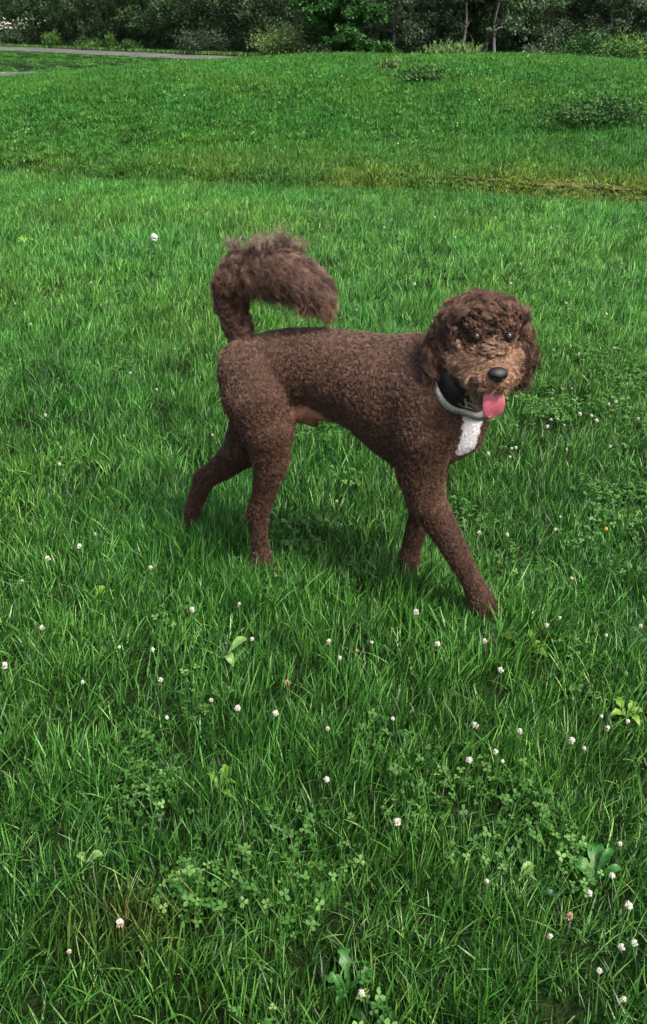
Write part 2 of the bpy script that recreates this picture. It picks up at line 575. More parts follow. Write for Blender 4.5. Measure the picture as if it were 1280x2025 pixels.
clover_mat = leaf_material('clover_leaf', [(0.0, (0.034, 0.125, 0.018)), (0.6, (0.072, 0.200, 0.034)), (1.0, (0.190, 0.340, 0.090))], rough=0.55, transl=0.3, spec=0.3, use_tint=True)
c_clover = proto_collection('clover_clump', [clover_clump(17, 0.05, 300 + i) for i in range(6)], clover_mat)
r = np.random.default_rng(41)
x1, y1 = wedge(0.15, 4.0, 330, 42); x2, y2 = wedge(4.0, 9.5, 70, 43); x3, y3 = wedge(9.5, 15.5, 14, 44)
x, y = np.r_[x1, x2, x3], np.r_[y1, y2, y3]
msk = (0.7 * vnoise(x * 2.6, y * 2.6, 51) + 0.7 * vnoise(x * 9, y * 9, 52) + 0.10 * np.clip(x, -1, 2) + 0.12 * r.normal(size=len(x))) > 0.31
x, y = x[msk], y[msk]
n = len(x)
tn = (0.85 + 0.3 * r.random(n))[:, None] * np.ones(3)
g3 = scatter('clover_leaves', c_clover, np.stack([x, y, terrain(x, y)], 1), np.stack([r.normal(0, .15, n), r.normal(0, .15, n), r.random(n) * 6.28], 1),
             (0.8 + 0.5 * r.random(n))[:, None] * np.ones(3), r.integers(0, 6, n), tn)
g3['label'] = 'pale green clover leaves mixed into the lawn'

# ------------------------------------------------------------------ woods behind
bark = plain_material('bark', (0.085, 0.075, 0.065), 0.9, 0.1, 0.4, 9, 0.6)
dark_bark = plain_material('dark_bark', (0.030, 0.026, 0.022), 0.9, 0.1, 0.4, 9, 0.6)
pale_bark = plain_material('pale_bark', (0.26, 0.245, 0.22), 0.85, 0.15, 0.35, 6, 0.5)
leaf_dark = leaf_material('leaf_dark', [(0.0, (0.028, 0.054, 0.025)), (0.6, (0.060, 0.109, 0.043)), (1.0, (0.123, 0.186, 0.071))], 0.6, 0.2, 0.25)
leaf_mid = leaf_material('leaf_mid', [(0.0, (0.037, 0.085, 0.033)), (0.6, (0.080, 0.155, 0.056)), (1.0, (0.152, 0.247, 0.085))], 0.55, 0.25, 0.3)
leaf_grey = leaf_material('leaf_grey_green', [(0.0, (0.044, 0.076, 0.040)), (0.6, (0.082, 0.137, 0.070)), (1.0, (0.135, 0.199, 0.094))], 0.65, 0.2, 0.25)
leaf_bright = leaf_material('leaf_bright', [(0.0, (0.021, 0.086, 0.018)), (0.6, (0.044, 0.149, 0.030)), (1.0, (0.086, 0.230, 0.046))], 0.5, 0.3, 0.35)
leaf_olive = leaf_material('leaf_olive', [(0.0, (0.062, 0.126, 0.038)), (0.55, (0.131, 0.239, 0.068)), (1.0, (0.265, 0.343, 0.112))], 0.6, 0.25, 0.25)
leaf_weed = leaf_material('leaf_weed', [(0.0, (0.041, 0.117, 0.024)), (0.5, (0.090, 0.221, 0.040)), (1.0, (0.207, 0.345, 0.079))], 0.55, 0.3, 0.3)
leaf_bramble = leaf_material('leaf_bramble', [(0.0, (0.015, 0.054, 0.012)), (0.5, (0.037, 0.120, 0.024)), (1.0, (0.106, 0.228, 0.048))], 0.55, 0.25, 0.25)
petal_white = plain_material('white_petals', (0.50, 0.51, 0.42), 0.8, 0.15, 0.25, 300)


def grow_tree(seed, H, low, spread, nleaf, lsize, r0, lean=0.0, stems=1):
    """-> trunk (V,F) and crown (V,F): limbs leave the trunk, leaf clumps sit round limb ends"""
    r = np.random.default_rng(seed)
    parts, tips = [], []
    for sidx in range(stems):
        off = np.array([r.normal(0, .25), r.normal(0, .25), 0]) * (stems > 1)
        n = 9
        t = np.linspace(0, 1, n)
        az = r.random() * 6.28
        wob = np.cumsum(r.normal(0, 0.012 * H, (n, 2)), 0)
        ln = lean + (0.10 * H * r.random() if stems > 1 else 0)
        path = np.stack([off[0] + wob[:, 0] + ln * t ** 1.3 * math.cos(az), off[1] + wob[:, 1] + ln * t ** 1.3 * math.sin(az), t * H - 0.15], 1)
        rad = r0 * (1 - 0.85 * t) * (1 + 0.5 * np.exp(-t * 30))
        parts.append(tube(path, rad, 7))
        nb = int(16 + 8 * r.random())
        for k in range(nb):
            u = low + (0.97 - low) * (k + r.random()) / nb
            if low < 0.2 and k % 2:
                u = low + 0.30 * r.random()
            p0 = np.array([np.interp(u, t, path[:, c]) for c in range(3)])
            a = r.random() * 6.28
            bl = spread * (1.15 - 0.75 * u) * (0.7 + 0.5 * r.random())
            m = 6
            q = np.linspace(0, 1, m)
            bp_ = p0 + np.stack([bl * q * math.cos(a), bl * q * math.sin(a), bl * (0.35 + 0.4 * u) * q ** 0.8 - bl * 0.25 * q ** 2.5], 1) + np.cumsum(r.normal(0, .03 * bl, (m, 3)), 0) * q[:, None]
            br = r0 * (1 - 0.85 * u) * 0.5 * (1 - 0.9 * q) + 0.004
            parts.append(tube(bp_, br, 5))
            for f in (0.45, 0.65, 0.82, 1.0):
                tips.append(np.array([np.interp(f, q, bp_[:, c]) for c in range(3)]))
        tips.append(path[-1])
    tips = np.array(tips)
    low_w = np.where(tips[:, 2] < 4.0, 3.0, 1.0)
    pick = r.choice(len(tips), nleaf, p=low_w / low_w.sum())
    sub = r.normal(0, 1, (len(tips) * 4, 3)) * np.array([.42, .42, .34]) * spread * 0.34
    C = tips[pick] + sub[pick * 4 + r.integers(0, 4, nleaf)] + r.normal(0, 1, (nleaf, 3)) * np.array([.16, .16, .12]) * spread * 0.42
    C = C[C[:, 2] > 0.08]
    sz = lsize * (0.6 + 0.8 * r.random(len(C))) * np.where(C[:, 2] > 4.5, 1.7, 1.0)
    LV, LF = leaf_quads(C, sz, 0.5, 0.6, r)
    return joinm(parts), (LV, LF), np.repeat(np.clip(0.5 + 0.28 * r.normal(size=len(C)), 0, 1), 2)


TREE = {}


def tree_proto(key, seed, H, low, spread, nleaf, lsize, r0, bmat, lmat, lean=0.0, stems=1):
    (TV, TF), (LV, LF), rn = grow_tree(seed, H, low, spread, nleaf, lsize, r0, lean, stems)
    a = mesh_obj('trunk', TV, TF, bmat, smooth=True, col=None).data
    c = mesh_obj('crown', LV, LF, lmat, attrs={'rnd': ('FLOAT', 'FACE', rn)}, col=None).data
    TREE[key] = (a, c)


tree_proto('dark_a', 1, 9.5, 0.03, 2.4, 14000, 0.105, 0.075, dark_bark, leaf_dark)
tree_proto('dark_b', 2, 11, 0.04, 2.6, 14000, 0.105, 0.075, dark_bark, leaf_dark, 0.5)
tree_proto('mid_a', 3, 10, 0.03, 2.3, 14000, 0.10, 0.075, dark_bark, leaf_mid)
tree_proto('mid_b', 4, 8.5, 0.05, 2.1, 12000, 0.095, 0.075, dark_bark, leaf_mid, 0.4)
tree_proto('grey_a', 5, 9, 0.06, 2.0, 12000, 0.085, 0.06, pale_bark, leaf_grey, 0.6)
tree_proto('grey_b', 6, 10, 0.08, 2.1, 11000, 0.085, 0.06, pale_bark, leaf_grey, 0.3, 2)
tree_proto('pale_slim', 7, 11, 0.07, 1.5, 4500, 0.13, 0.052, pale_bark, leaf_grey, 0.7)
tree_proto('pale_slim_b', 8, 10, 0.09, 1.5, 4500, 0.13, 0.045, pale_bark, leaf_mid, -0.3)
tree_proto('bright', 9, 6.0, 0.015, 1.35, 26000, 0.13, 0.06, dark_bark, leaf_bright)


def forest_front(x):                                    # where the wood begins, following the far road
    k = np.argsort(np.array(FAR_ROAD)[:, 0])
    R = np.array(FAR_ROAD)[k]
    return np.interp(x, R[:, 0], R[:, 1])


def roadside(px, off):
    D = 45.0
    for _ in range(40):
        D = 0.6 * D + 0.4 * (float(forest_front(at_dist(px, D))) + off)
    return D


def plant_tree(key, x, y, s, rz, name, label, group, trunk_label=None):
    e = empty(name, (x, y, float(terrain(x, y)) - 0.02), label, 'tree', group, rz)
    e.scale = (s, s, s)
    for nm, me in zip(('trunk', 'crown'), TREE[key]):
        o = bpy.data.objects.new(nm, me)
        COL.objects.link(o)
        o.parent = e
    return e


WOOD = 'trees of the wood behind the mound'
plant_tree('bright', at_dist(672, 40.4), 40.4, 1.0, 0.6, 'leafy_tree', 'dense bright green tree with foliage to the ground, behind the crest of the mound', WOOD)
for px, D, key, s, rz, lab in (
        (905, roadside(905, 5.2), 'pale_slim', 1.05, 2.6, 'slim pale tree standing left of the twin trunks in the wood'),
        (955, roadside(955, 6.3), 'pale_slim_b', 1.1, 0.3, 'slim pale upright trunk, left of a pair in the wood'),
        (982, roadside(982, 5.2), 'pale_slim', 1.0, 0.2, 'slim pale leaning trunk, right of a pair in the wood'),
        (1062, roadside(1062, 6.3), 'pale_slim_b', 0.9, 1.9, 'slim pale tree rising between the low pale weeds and the right shrub'),
        (1202, roadside(1202, 5.2), 'pale_slim', 0.9, 4.0, 'slim pale tree behind the shrub at the right'),
        (1246, roadside(1246, 6.3), 'pale_slim_b', 1.0, 5.1, 'slim pale straight trunk nearest the right edge of the picture')):
    plant_tree(key, at_dist(px, D), D, s, rz, 'slender_tree', lab, WOOD)
r = np.random.default_rng(77)
front_labels = ['dark leafy tree in the front row of the wood', 'dark tree deeper in the wood']
left_keys, right_keys = ['dark_a', 'dark_b', 'mid_a', 'dark_a', 'mid_b'], ['grey_a', 'mid_b', 'grey_b', 'mid_a', 'grey_a']
LANDMARKS = [(-300, 'left edge'), (25, 'white blossom'), (108, 'tall roadside weeds'), (190, 'low roadside weeds'), (258, 'road bend'), (412, 'dark grey-green bush'), (553, 'rounded olive bush'), (672, 'bright tree'), (765, 'short green weeds'),
             (890, 'pale dry weeds'), (970, 'twin pale trunks'), (1055, 'scrubby bush'), (1150, 'dark green shrub'), (1260, 'yellowish shrub'), (1600, 'right edge')]
used_labels = set()
for row in range(4):
    xs = np.arange(-34 if row < 3 else -42, 27 + 4 * row, 2.5 + 0.35 * row)
    for x in xs:
        x = x + r.normal(0, .5)
        y = forest_front(x) + (7.0 if x < 1 else 6.4) + row * 3.6 + r.normal(0, .6) + (0.8 if x > 1.0 else 0.0)
        pxx = CX + FPX * x / (y * CP + 0.6)
        if row and not (-500 < pxx < 1800):
            continue
        keys = left_keys if pxx < 640 or row > 1 else right_keys
        key = keys[r.integers(len(keys))]
        pale = key.startswith('grey')
        side = 'left' if pxx < 560 else ('middle' if pxx < 900 else 'right')
        kind_ = 'grey-green leafy tree' if pale else ('very dark leafy tree' if key.startswith('dark') else 'mid green leafy tree')
        q = min(LANDMARKS, key=lambda m: abs(m[0] - pxx))
        side = 'behind' if abs(q[0] - pxx) < 22 else ('left of' if pxx < q[0] else 'right of')
        lab = kind_ + (' in front row of wood, ', ' in second row of wood, ', ' deep in wood, ', ' deepest in wood, ')[row] + side + ' ' + q[1]
        while lab in used_labels:
            lab = lab.replace('leafy tree', 'sparser leafy tree', 1) if 'sparser' not in lab and 'leafy tree' in lab else lab + ' too'
        used_labels.add(lab)
        plant_tree(key, x, y, 0.85 + 0.35 * r.random(), r.random() * 6.28, 'forest_tree', lab, WOOD)


def bush_mesh(seed, rx, ry, h, nleaf, lsize, upright=0.0, gaps=0.25):
    """several arching stems with leaf clumps at their ends: an uneven mound of foliage"""
    r = np.random.default_rng(seed)
    parts, C = [], []
    ns = 16
    per = nleaf // ns
    for k in range(ns):
        a, rr = r.random() * 6.28, math.sqrt(r.random())
        top = np.array([rx * rr * math.cos(a), ry * rr * math.sin(a), h * (0.45 + 0.55 * math.sqrt(max(0, 1 - rr * rr))) * (0.75 + 0.4 * r.random())])
        q = np.linspace(0, 1, 6)
        p = np.stack([top[0] * q ** 1.3 * 0.95, top[1] * q ** 1.3 * 0.95, top[2] * (q ** 0.8) - 0.05], 1)
        parts.append(tube(p, 0.012 * (1 - 0.85 * q) + 0.002, 5))
        f = 1 - (1 - gaps) * r.random(per) ** 1.4
        base = np.stack([np.interp(f, q, p[:, c]) for c in range(3)], 1)
        C.append(base + r.normal(0, 1, (per, 3)) * np.array([rx * .2, ry * .2, h * .13]))
    C = np.concatenate(C)
    C = C[C[:, 2] > 0.02]
    dirs = np.zeros((len(C), 3)); dirs[:, 2] = upright
    LV, LF = leaf_quads(C, lsize * (0.6 + 0.8 * r.random(len(C))), 0.5, 0.5, r, dirs if upright else None)
    rn = np.repeat(np.clip(0.5 + 0.28 * r.normal(size=len(C)), 0, 1), 2)
    return joinm(parts), (LV, LF), rn


def plant_bush(name, x, y, rx, ry, h, nleaf, lsize, mat, label, cat='bush', group=None, upright=0.0, seed=1, gaps=0.25):
    (SV, SF), (LV, LF), rn = bush_mesh(seed, rx, ry, h, nleaf, lsize, upright, gaps)
    e = empty(name, (x, y, float(terrain(x, y))), label, cat, group)
    mesh_obj('stem', SV, SF, bark, e, True)
    mesh_obj('foliage', LV, LF, mat, e, attrs={'rnd': ('FLOAT', 'FACE', rn)})
    return e


def bush_px(name, px0, px1, py_top, D, mat, label, n=2600, ls=0.07, upright=0.0, seed=1, ry=None, cat='bush', group=None, zb=None):
    x = at_dist((px0 + px1) / 2, D)
    rx = abs(at_dist(px1, D) - at_dist(px0, D)) / 2
    ztop = on_plane_z(px0, py_top, 0)  # direction only
    d = ray((px0 + px1) / 2, py_top)
    z = CAM_H + d[2] * D / d[1]
    h = max(0.25, z - float(terrain(x, D)))
    return plant_bush(name, x, D, rx * 0.85, (ry or rx * 0.8), h * 0.92, n, ls, mat, label, cat, group, upright, seed)


BG = 'bushes and weeds along the edge of the wood'
bush_px('bush', 478, 628, 50, roadside(553, 3), leaf_olive, 'rounded olive bush where the road meets the wood', 4200, 0.085, seed=21, group=BG)
bush_px('bush', 345, 480, 52, roadside(412.5, 3.6), leaf_grey, 'dark grey-green bush left of the rounded olive bush', 3600, 0.09, seed=22, group=BG)
bush_px('bush', 1080, 1215, 66, 27.5, leaf_bramble, 'dark green shrub behind the right end of the mound', 4600, 0.07, seed=23, group=BG)
bush_px('bush', 1180, 1340, 60, 26.0, leaf_weed, 'yellowish green shrub at the right edge of the picture', 5200, 0.075, seed=24, group=BG)
bush_px('bush', 1010, 1100, 86, 30.0, leaf_grey, 'low scrubby bush left of the dark shrub behind the mound', 2000, 0.07, seed=25, group=BG)
bush_px('weed_clump', 815, 965, 80, 30.0, leaf_olive, 'pale dry weeds behind the crest of the mound', 3800, 0.10, 2.2, seed=26, cat='weeds', group=BG)
bush_px('weed_clump', 730, 800, 96, roadside(765, 3.4), leaf_weed, 'short green weeds right of the bright tree', 1600, 0.08, 1.6, seed=27, cat='weeds', group=BG)
bush_px('weed_clump', 80, 135, 60, roadside(107.5, 2.9), leaf_weed, 'tall bright green weeds beside the road, right of the white blossom', 1500, 0.13, 2.0, seed=28, cat='weeds', group=BG)
bush_px('weed_clump', 140, 235, 76, roadside(187.5, 2.9), leaf_weed, 'low bright green weeds in the middle of the far roadside', 1900, 0.12, 1.4, seed=29, cat='weeds', group=BG)
bush_px('weed_clump', 205, 232, 64, roadside(218.5, 2.7), leaf_weed, 'single yellow-green weed rising above the far roadside', 500, 0.12, 2.0, seed=30, cat='weeds', group=BG)
bush_px('weed_clump', 225, 290, 80, roadside(257.5, 2.9), leaf_weed, 'green weeds on the verge where the road bends toward the bush', 1300, 0.11, 1.4, seed=31, cat='weeds', group=BG)
fl = bush_px('flowering_bush', -15, 62, 58, roadside(23.5, 3.2), leaf_grey, 'bush with white blossom beside the far road at the left', 1500, 0.13, seed=32, group=BG)
r = np.random.default_rng(5)
bl = np.stack([r.normal(0, 1.0, 240), r.normal(-0.6, .5, 240), 0.9 + 0.55 * r.random(240)], 1)
V, F = leaf_quads(bl, 0.10, 0.6, 0.9, r)
mesh_obj('blossom', V, F, petal_white, fl)

# low undergrowth filling the foot of the wood: nobody could count it
r = np.random.default_rng(9)
NU = 150000
x = r.uniform(-42, 30, NU)
dep = 12 * r.random(NU)
y = forest_front(x) + 5.6 + dep
tall = (0.35 + 0.17 * dep) * np.clip(0.75 + 0.9 * vnoise(x * 1.4, y * 0.8, 4), 0.15, 2)
C = np.stack([x, y, terrain(x, y) + 0.04 + np.minimum(tall, 3.0) * r.random(NU) ** 0.8], 1)
V, F = leaf_quads(C, 0.115 * (0.5 + r.random(NU)), 0.5, 0.5, r)
ug = mesh_obj('undergrowth', V, F, leaf_dark, attrs={'rnd': ('FLOAT', 'FACE', np.repeat(np.clip(r.random(NU) * (0.75 + 0.4 * vnoise(x * 2, y, 6)), 0, 1), 2))})
ug['kind'] = 'stuff'
ug['label'] = 'dark low undergrowth along the foot of the wood'

# verge grass along the far road
r = np.random.default_rng(19)
vk = r.integers(0, len(road_line), 5000)
vx = road_line[vk, 0] + r.normal(0, .3, 5000)
vy = road_line[vk, 1] + 2.1 + np.abs(r.normal(0, .5, 5000))
V, F = leaf_quads(np.stack([vx, vy, terrain(vx, vy) + 0.12], 1), 0.16, 0.2, 0.3, r, np.tile([0, 0, 1.5], (5000, 1)))
vg = mesh_obj('verge_grass', V, F, leaf_weed, attrs={'rnd': ('FLOAT', 'FACE', np.repeat(r.random(5000), 2))})
vg['kind'] = 'stuff'
vg['label'] = 'ragged pale grass along the road verge'


# the two weed patches on the mound
def ground_hit(px, py):
    d = ray(px, py)
    t = np.linspace(1, 60, 6000)
    P = CAMP + d * t[:, None]
    k = np.argmax(P[:, 2] < terrain(P[:, 0], P[:, 1]))
    return P[k]


for nm, px, py, rx, ry, h, nl, seed, lab in (
        ('weed_patch', 830, 158, 0.42, 0.45, 0.17, 1500, 61, 'dark weed patch near the crest of the mound'),
        ('weed_patch', 1175, 243, 0.62, 0.55, 0.26, 2600, 62, 'large dark leafy weed patch on the right slope of the mound')):
    p = ground_hit(px, py)
    plant_bush(nm, p[0], p[1], rx, ry, h, nl, 0.042, leaf_bramble, lab, 'weeds', 'weed patches on the mound', 0.3, seed, 0.1)
p = ground_hit(775, 137)
plant_bush('weed_patch', p[0], p[1], 0.16, 0.14, 0.15, 420, 0.05, leaf_olive, 'small brownish weed tuft on the crest above the dark weed patch', 'weeds', 'weed patches on the mound', 1.2, 63)

# ------------------------------------------------------------------ white clover blossoms
stem_mat = plain_material('clover_stem', (0.07, 0.17, 0.04), 0.6, 0.3, 0.2, 60)
brown_petal = plain_material('browned_petals', (0.38, 0.24, 0.13), 0.7, 0.2, 0.3, 200)
tan_petal = plain_material('tan_petals', (0.42, 0.33, 0.20), 0.75, 0.15, 0.3, 200)
yellow_petal = plain_material('yellow_petals', (0.62, 0.36, 0.05), 0.6, 0.2, 0.2, 200)


def clover_head(seed, nf=42, R=0.0088, droop=0.55):
    """a loose ball of narrow florets: upright on top, the lowest ones hanging (last faces)"""
    r = np.random.default_rng(seed)
    Vs, Fs, o = [], [], 0
    for k in range(nf):
        u = (k + .5) / nf
        ph = math.acos(1 - 1.75 * u) + r.normal(0, .12)
        th = k * 2.39996 + r.normal(0, .25)
        low = u > 0.72
        d = np.array([math.sin(ph) * math.cos(th), math.sin(ph) * math.sin(th), math.cos(ph) * 0.95 + (0.15 if not low else -droop)])
        d /= np.linalg.norm(d)
        s = np.cross(d, [0.3, 0.1, 1]); s /= np.linalg.norm(s)
        w = np.cross(s, d)
        L = R * (0.75 + 0.4 * r.random()) * (1.15 if low else 1.0); wd = R * (0.26 + .1 * r.random())
        a, m, tp = d * L * .2, d * L * .78, d * L * 1.02 + np.array([0, 0, .1 * R if not low else -.15 * R])
        Vs += [a, m + s * wd, m - s * wd * .5 + w * wd * .87, m - s * wd * .5 - w * wd * .87, tp]
        Fs += [[o, o + 1, o + 2], [o, o + 2, o + 3], [o, o + 3, o + 1], [o + 4, o + 2, o + 1], [o + 4, o + 3, o + 2], [o + 4, o + 1, o + 3]]
        o += 5
    return np.array(Vs), np.array(Fs)


head_meshes = []
for i in range(4):
    V, F = clover_head(i, 52 + 4 * i)
    me = mesh_obj('flower_head', V, F, petal_white, smooth=True, col=None).data
    me.materials.append(tan_petal)
    nfl = 52 + 4 * i
    cut = (0.72 + 0.07 * i) * nfl * 6
    me.polygons.foreach_set('material_index', (np.arange(len(F)) > cut).astype(np.int32))
    head_meshes.append(me)
V, F = clover_head(9, 30, 0.010)
V[:, 2] -= 0.5 * np.hypot(V[:, 0], V[:, 1])
brown_head = mesh_obj('flower_head', V, F, brown_petal, col=None).data
yellow_head = mesh_obj('flower_head', *clover_head(11, 30, 0.010), yellow_petal, col=None).data
stem_meshes = []
for i in range(4):
    a = i * 1.7
    q = np.linspace(0, 1, 6)
    P = np.stack([0.012 * (q ** 2 - 1) * math.cos(a), 0.012 * (q ** 2 - 1) * math.sin(a), -0.12 + 0.12 * q], 1)
    stem_meshes.append(mesh_obj('stem', *tube(P, np.full(6, 0.0011), 5), stem_mat, smooth=True, col=None).data)

FL = {
    'fore_left': [(83, 1240), (189, 1058), (157, 1082), (95, 1106), (298, 1122), (302, 1283), (236, 1277), (318, 1344), (418, 1387), (470, 1403), (330, 1420), (545, 1412), (473, 1196), (499, 1267), (163, 1345), (9, 1313), (237, 1824), (137, 1880), (45, 1150), (380, 1205)],
    'fore_right': [(650, 1272), (672, 1303), (735, 1272), (865, 1274), (958, 1268), (1081, 1238), (1107, 1223), (1199, 1256), (1267, 1237), (1051, 1212), (990, 1325), (777, 1421), (648, 1441), (940, 1433), (1028, 1444), (1131, 1461), (1156, 1476), (980, 1485), (994, 1504), (928, 1502), (1202, 1436), (1190, 1413), (646, 1541), (785, 1624), (963, 1740), (1227, 1663), (1212, 1726), (1167, 1761), (1244, 1785), (1088, 1847), (1229, 1868), (1255, 1860), (1186, 1915), (715, 1964), (1233, 1972), (823, 1212), (1242, 1422)],
    'mid_right': [(1108, 1024), (1098, 1049), (1003, 1058), (948, 1055), (1130, 1146), (937, 887), (1012, 886), (1121, 889), (1206, 885), (966, 897), (1009, 903), (1090, 829), (1103, 828), (1147, 818), (1170, 822), (1116, 840), (1204, 800), (1180, 832), (1083, 842), (1131, 768), (1020, 885), (1218, 795), (1145, 700), (1215, 690), (1240, 760), (1262, 830)],
    'mid_left': [(258, 738), (118, 918), (420, 858), (666, 993), (225, 455), (60, 640), (345, 690), (30, 600), (180, 560), (150, 470), (310, 770), (90, 820), (245, 860)],
    'far_lawn': [(560, 432), (705, 612), (820, 560), (900, 470), (1030, 520), (1010, 560), (1180, 480), (1090, 450), (760, 450), (370, 415), (410, 412), (470, 420), (1230, 520), (980, 430), (640, 470), (118, 395), (1120, 600), (1200, 620), (860, 430)],
}
FL_LABEL = {
    'fore_left': ('white clover blossom in the grass below the hind legs of the dog', 'clover blossoms in the left foreground'),
    'fore_right': ('white clover blossom in the grass below or right of the front paw of the dog', 'clover blossoms in the right foreground'),
    'mid_right': ('white clover blossom in the grass right of the chest of the dog', 'clover blossoms right of the dog'),
    'mid_left': ('white clover blossom in the grass left of or under the dog', 'clover blossoms left of the dog'),
    'far_lawn': ('tiny white clover blossom on the lawn behind the dog', 'clover blossoms on the far lawn'),
}
r = np.random.default_rng(88)


def flower(px, py, head, label, group, k, s=1.0, cat='flower'):
    h = 0.066 + 0.016 * r.random()
    p = on_plane_z(px, py, h)
    p[2] = float(terrain(p[0], p[1])) + h
    e = empty('clover_flower', p, label, cat, group, r.random() * 6.28)
    sc = s * (0.42 + 0.38 * r.random())
    hd = bpy.data.objects.new('flower_head', head); COL.objects.link(hd); hd.parent = e
    hd.scale = (sc, sc * (0.85 + .2 * r.random()), sc * (0.8 + .3 * r.random())); hd.rotation_euler = (0.15 + r.normal(0, .45), r.normal(0, .45), 0)
    st = bpy.data.objects.new('stem', stem_meshes[k % 4]); COL.objects.link(st); st.parent = e
    return e


k = 0
for key, lst in FL.items():
    for px, py in lst:
        flower(px, py, head_meshes[k % 4], *FL_LABEL[key], k, 1.25 if key == 'far_lawn' else 1.0)
        k += 1
for i, (px, py, lab) in enumerate(((705, 1288, 'withered brown clover blossom in the grass just below the gap between the paws'), (1127, 1805, 'withered brown clover blossom low in the right foreground grass'), (568, 1352, 'withered brown clover blossom below the pale folded leaf'))):
    flower(px, py, brown_head, lab, 'withered clover blossoms', i)
flower(1198, 1050, yellow_head, 'small orange-yellow flower in the grass at the right', None, 1)

# blossom specks on the mound, too many and too small to count
r = np.random.default_rng(14)
x, y = wedge(9.3, 15.5, 14, 15)
kk = (vnoise(x * 1.1, y * 1.1, 71) + 0.3 * r.normal(size=len(x))) > 0.05
x, y = x[kk], y[kk]
V, F = leaf_quads(np.stack([x, y, terrain(x, y) + 0.06 + 0.03 * r.random(len(x))], 1), 0.015, 1.5, 0.95, r)
sp = mesh_obj('blossom_specks', V, F, plain_material('pale_yellow_petals', (0.55, 0.58, 0.25), 0.6, 0.2, 0.3, 3))
sp['kind'] = 'stuff'
sp['label'] = 'specks of pale blossom scattered over the mound'

# ------------------------------------------------------------------ broad-leaved weeds in the lawn
leaf_blade_mats = {}
for nm, colr in (('pale', (0.20, 0.36, 0.09)), ('yellow', (0.16, 0.32, 0.03)), ('green', (0.045, 0.19, 0.03)), ('dull', (0.04, 0.13, 0.045))):
    m, nt, b = new_mat('weed_leaf_' + nm)
    n1 = noise(nt, 120, 3)
    c = ramp(nt, n1, [(0.3, tuple(v * .75 for v in colr)), (0.7, tuple(v * 1.2 for v in colr))])
    nt.links.new(c, b.inputs['Base Color'])
    b.inputs['Roughness'].default_value = 0.45
    tr = nd(nt, 'ShaderNodeBsdfTranslucent'); nt.links.new(c, tr.inputs[0])
    mx = nd(nt, 'ShaderNodeMixShader'); mx.inputs[0].default_value = 0.25
    nt.links.new(b.outputs[0], mx.inputs[1]); nt.links.new(tr.outputs[0], mx.inputs[2])
    nt.links.new(mx.outputs[0], nt.nodes['Material Output'].inputs[0])
    leaf_blade_mats[nm] = m


def leaf_mesh(L, W, rise, droop, mat, jag=0.0, seed=0):
    """a broad leaf with midrib fold, arching from the origin along +X"""
    r = np.random.default_rng(seed)
    n = 9
    t = np.linspace(0, 1, n)
    prof = np.interp(t, [0, .15, .45, .75, 1], [.12, .4, 1, .75, .03])
    if jag:
        prof = prof * (1 + jag * np.where(np.arange(n) % 2, 1, -1) * (t > .1) * (t < .95))
    cx, cz = L * (t - 0.12 * t ** 3), L * (rise * np.sin(t * 2.0) - droop * t ** 2.2)
    Vs = []
    for q in (-1, -.55, 0, .55, 1):
        Vs.append(np.stack([cx, q * W / 2 * prof, cz + abs(q) * W * 0.16 + r.normal(0, W * .03, n)], 1))
    V = np.stack(Vs, 1).reshape(-1, 3)
    i, j = np.meshgrid(np.arange(n - 1), np.arange(4), indexing='ij')
    F = np.stack([i * 5 + j, (i + 1) * 5 + j, (i + 1) * 5 + j + 1, i * 5 + j + 1], -1).reshape(-1, 4)
    return mesh_obj('leaf', V, F, mat, smooth=True, col=None).data


def weed(px, py, z, leaves, matn, label, group, cat='weed', jag=0.0):
    p = on_plane_z(px, py, z)
    e = empty('broadleaf_weed', (p[0], p[1], float(terrain(p[0], p[1])) + max(z - 0.045, 0)), label, cat, group)
    for i, (az, L, W, rise, droop) in enumerate(leaves):
        L, W = L * (0.62 if py > 1300 else 0.8), W * (0.55 if py > 1300 else 0.75)
        o = bpy.data.objects.new('leaf', leaf_mesh(L, W, rise, droop, leaf_blade_mats[matn], jag, i + int(px)))
        COL.objects.link(o)
        o.parent = e
        o.rotation_euler = (0.2 * math.sin(i * 2.1), 0.15 * math.cos(i * 1.3), math.radians(az))
    return e


WG = 'broad-leaved weeds in the lawn'
weed(447, 1270, 0.075, [(35, .075, .036, .75, .25), (-60, .05, .03, .8, .9)], 'pale', 'pale folded broad leaf below the near hind paw of the dog', WG)
weed(182, 1160, 0.06, [(50, .055, .026, .8, .2)], 'yellow', 'small yellow-green leaf in the grass at the left', WG)
weed(1045, 1262, 0.05, [(100, .09, .034, .7, .4), (20, .08, .03, .6, .5), (160, .10, .032, .6, .3), (60, .07, .03, .8, .3), (-20, .07, .03, .5, .5)], 'yellow', 'yellow-green jagged weed just right of the front paw', WG, jag=.22)
weed(1245, 1385, 0.05, [(110, .09, .036, .7, .4), (20, .08, .032, .6, .5), (200, .09, .034, .6, .3), (290, .08, .034, .6, .4), (60, .07, .03, .8, .3)], 'yellow', 'yellow-green weed at the right edge below the front paw', WG, jag=.2)
weed(1185, 1700, 0.05, [(80, .10, .058, .75, .25), (10, .08, .03, .8, .3), (140, .10, .05, .5, .4), (40, .09, .03, .9, .2)], 'green', 'rosette of large green leaves near the right edge of the foreground', WG)
weed(1030, 1705, 0.06, [(40, .07, .034, .7, .3)], 'pale', 'single pale leaf left of the large green rosette', WG)
weed(1055, 1722, 0.05, [(-25, .075, .04, .5, .4)], 'dull', 'dull green leaf beside the single pale leaf', WG)
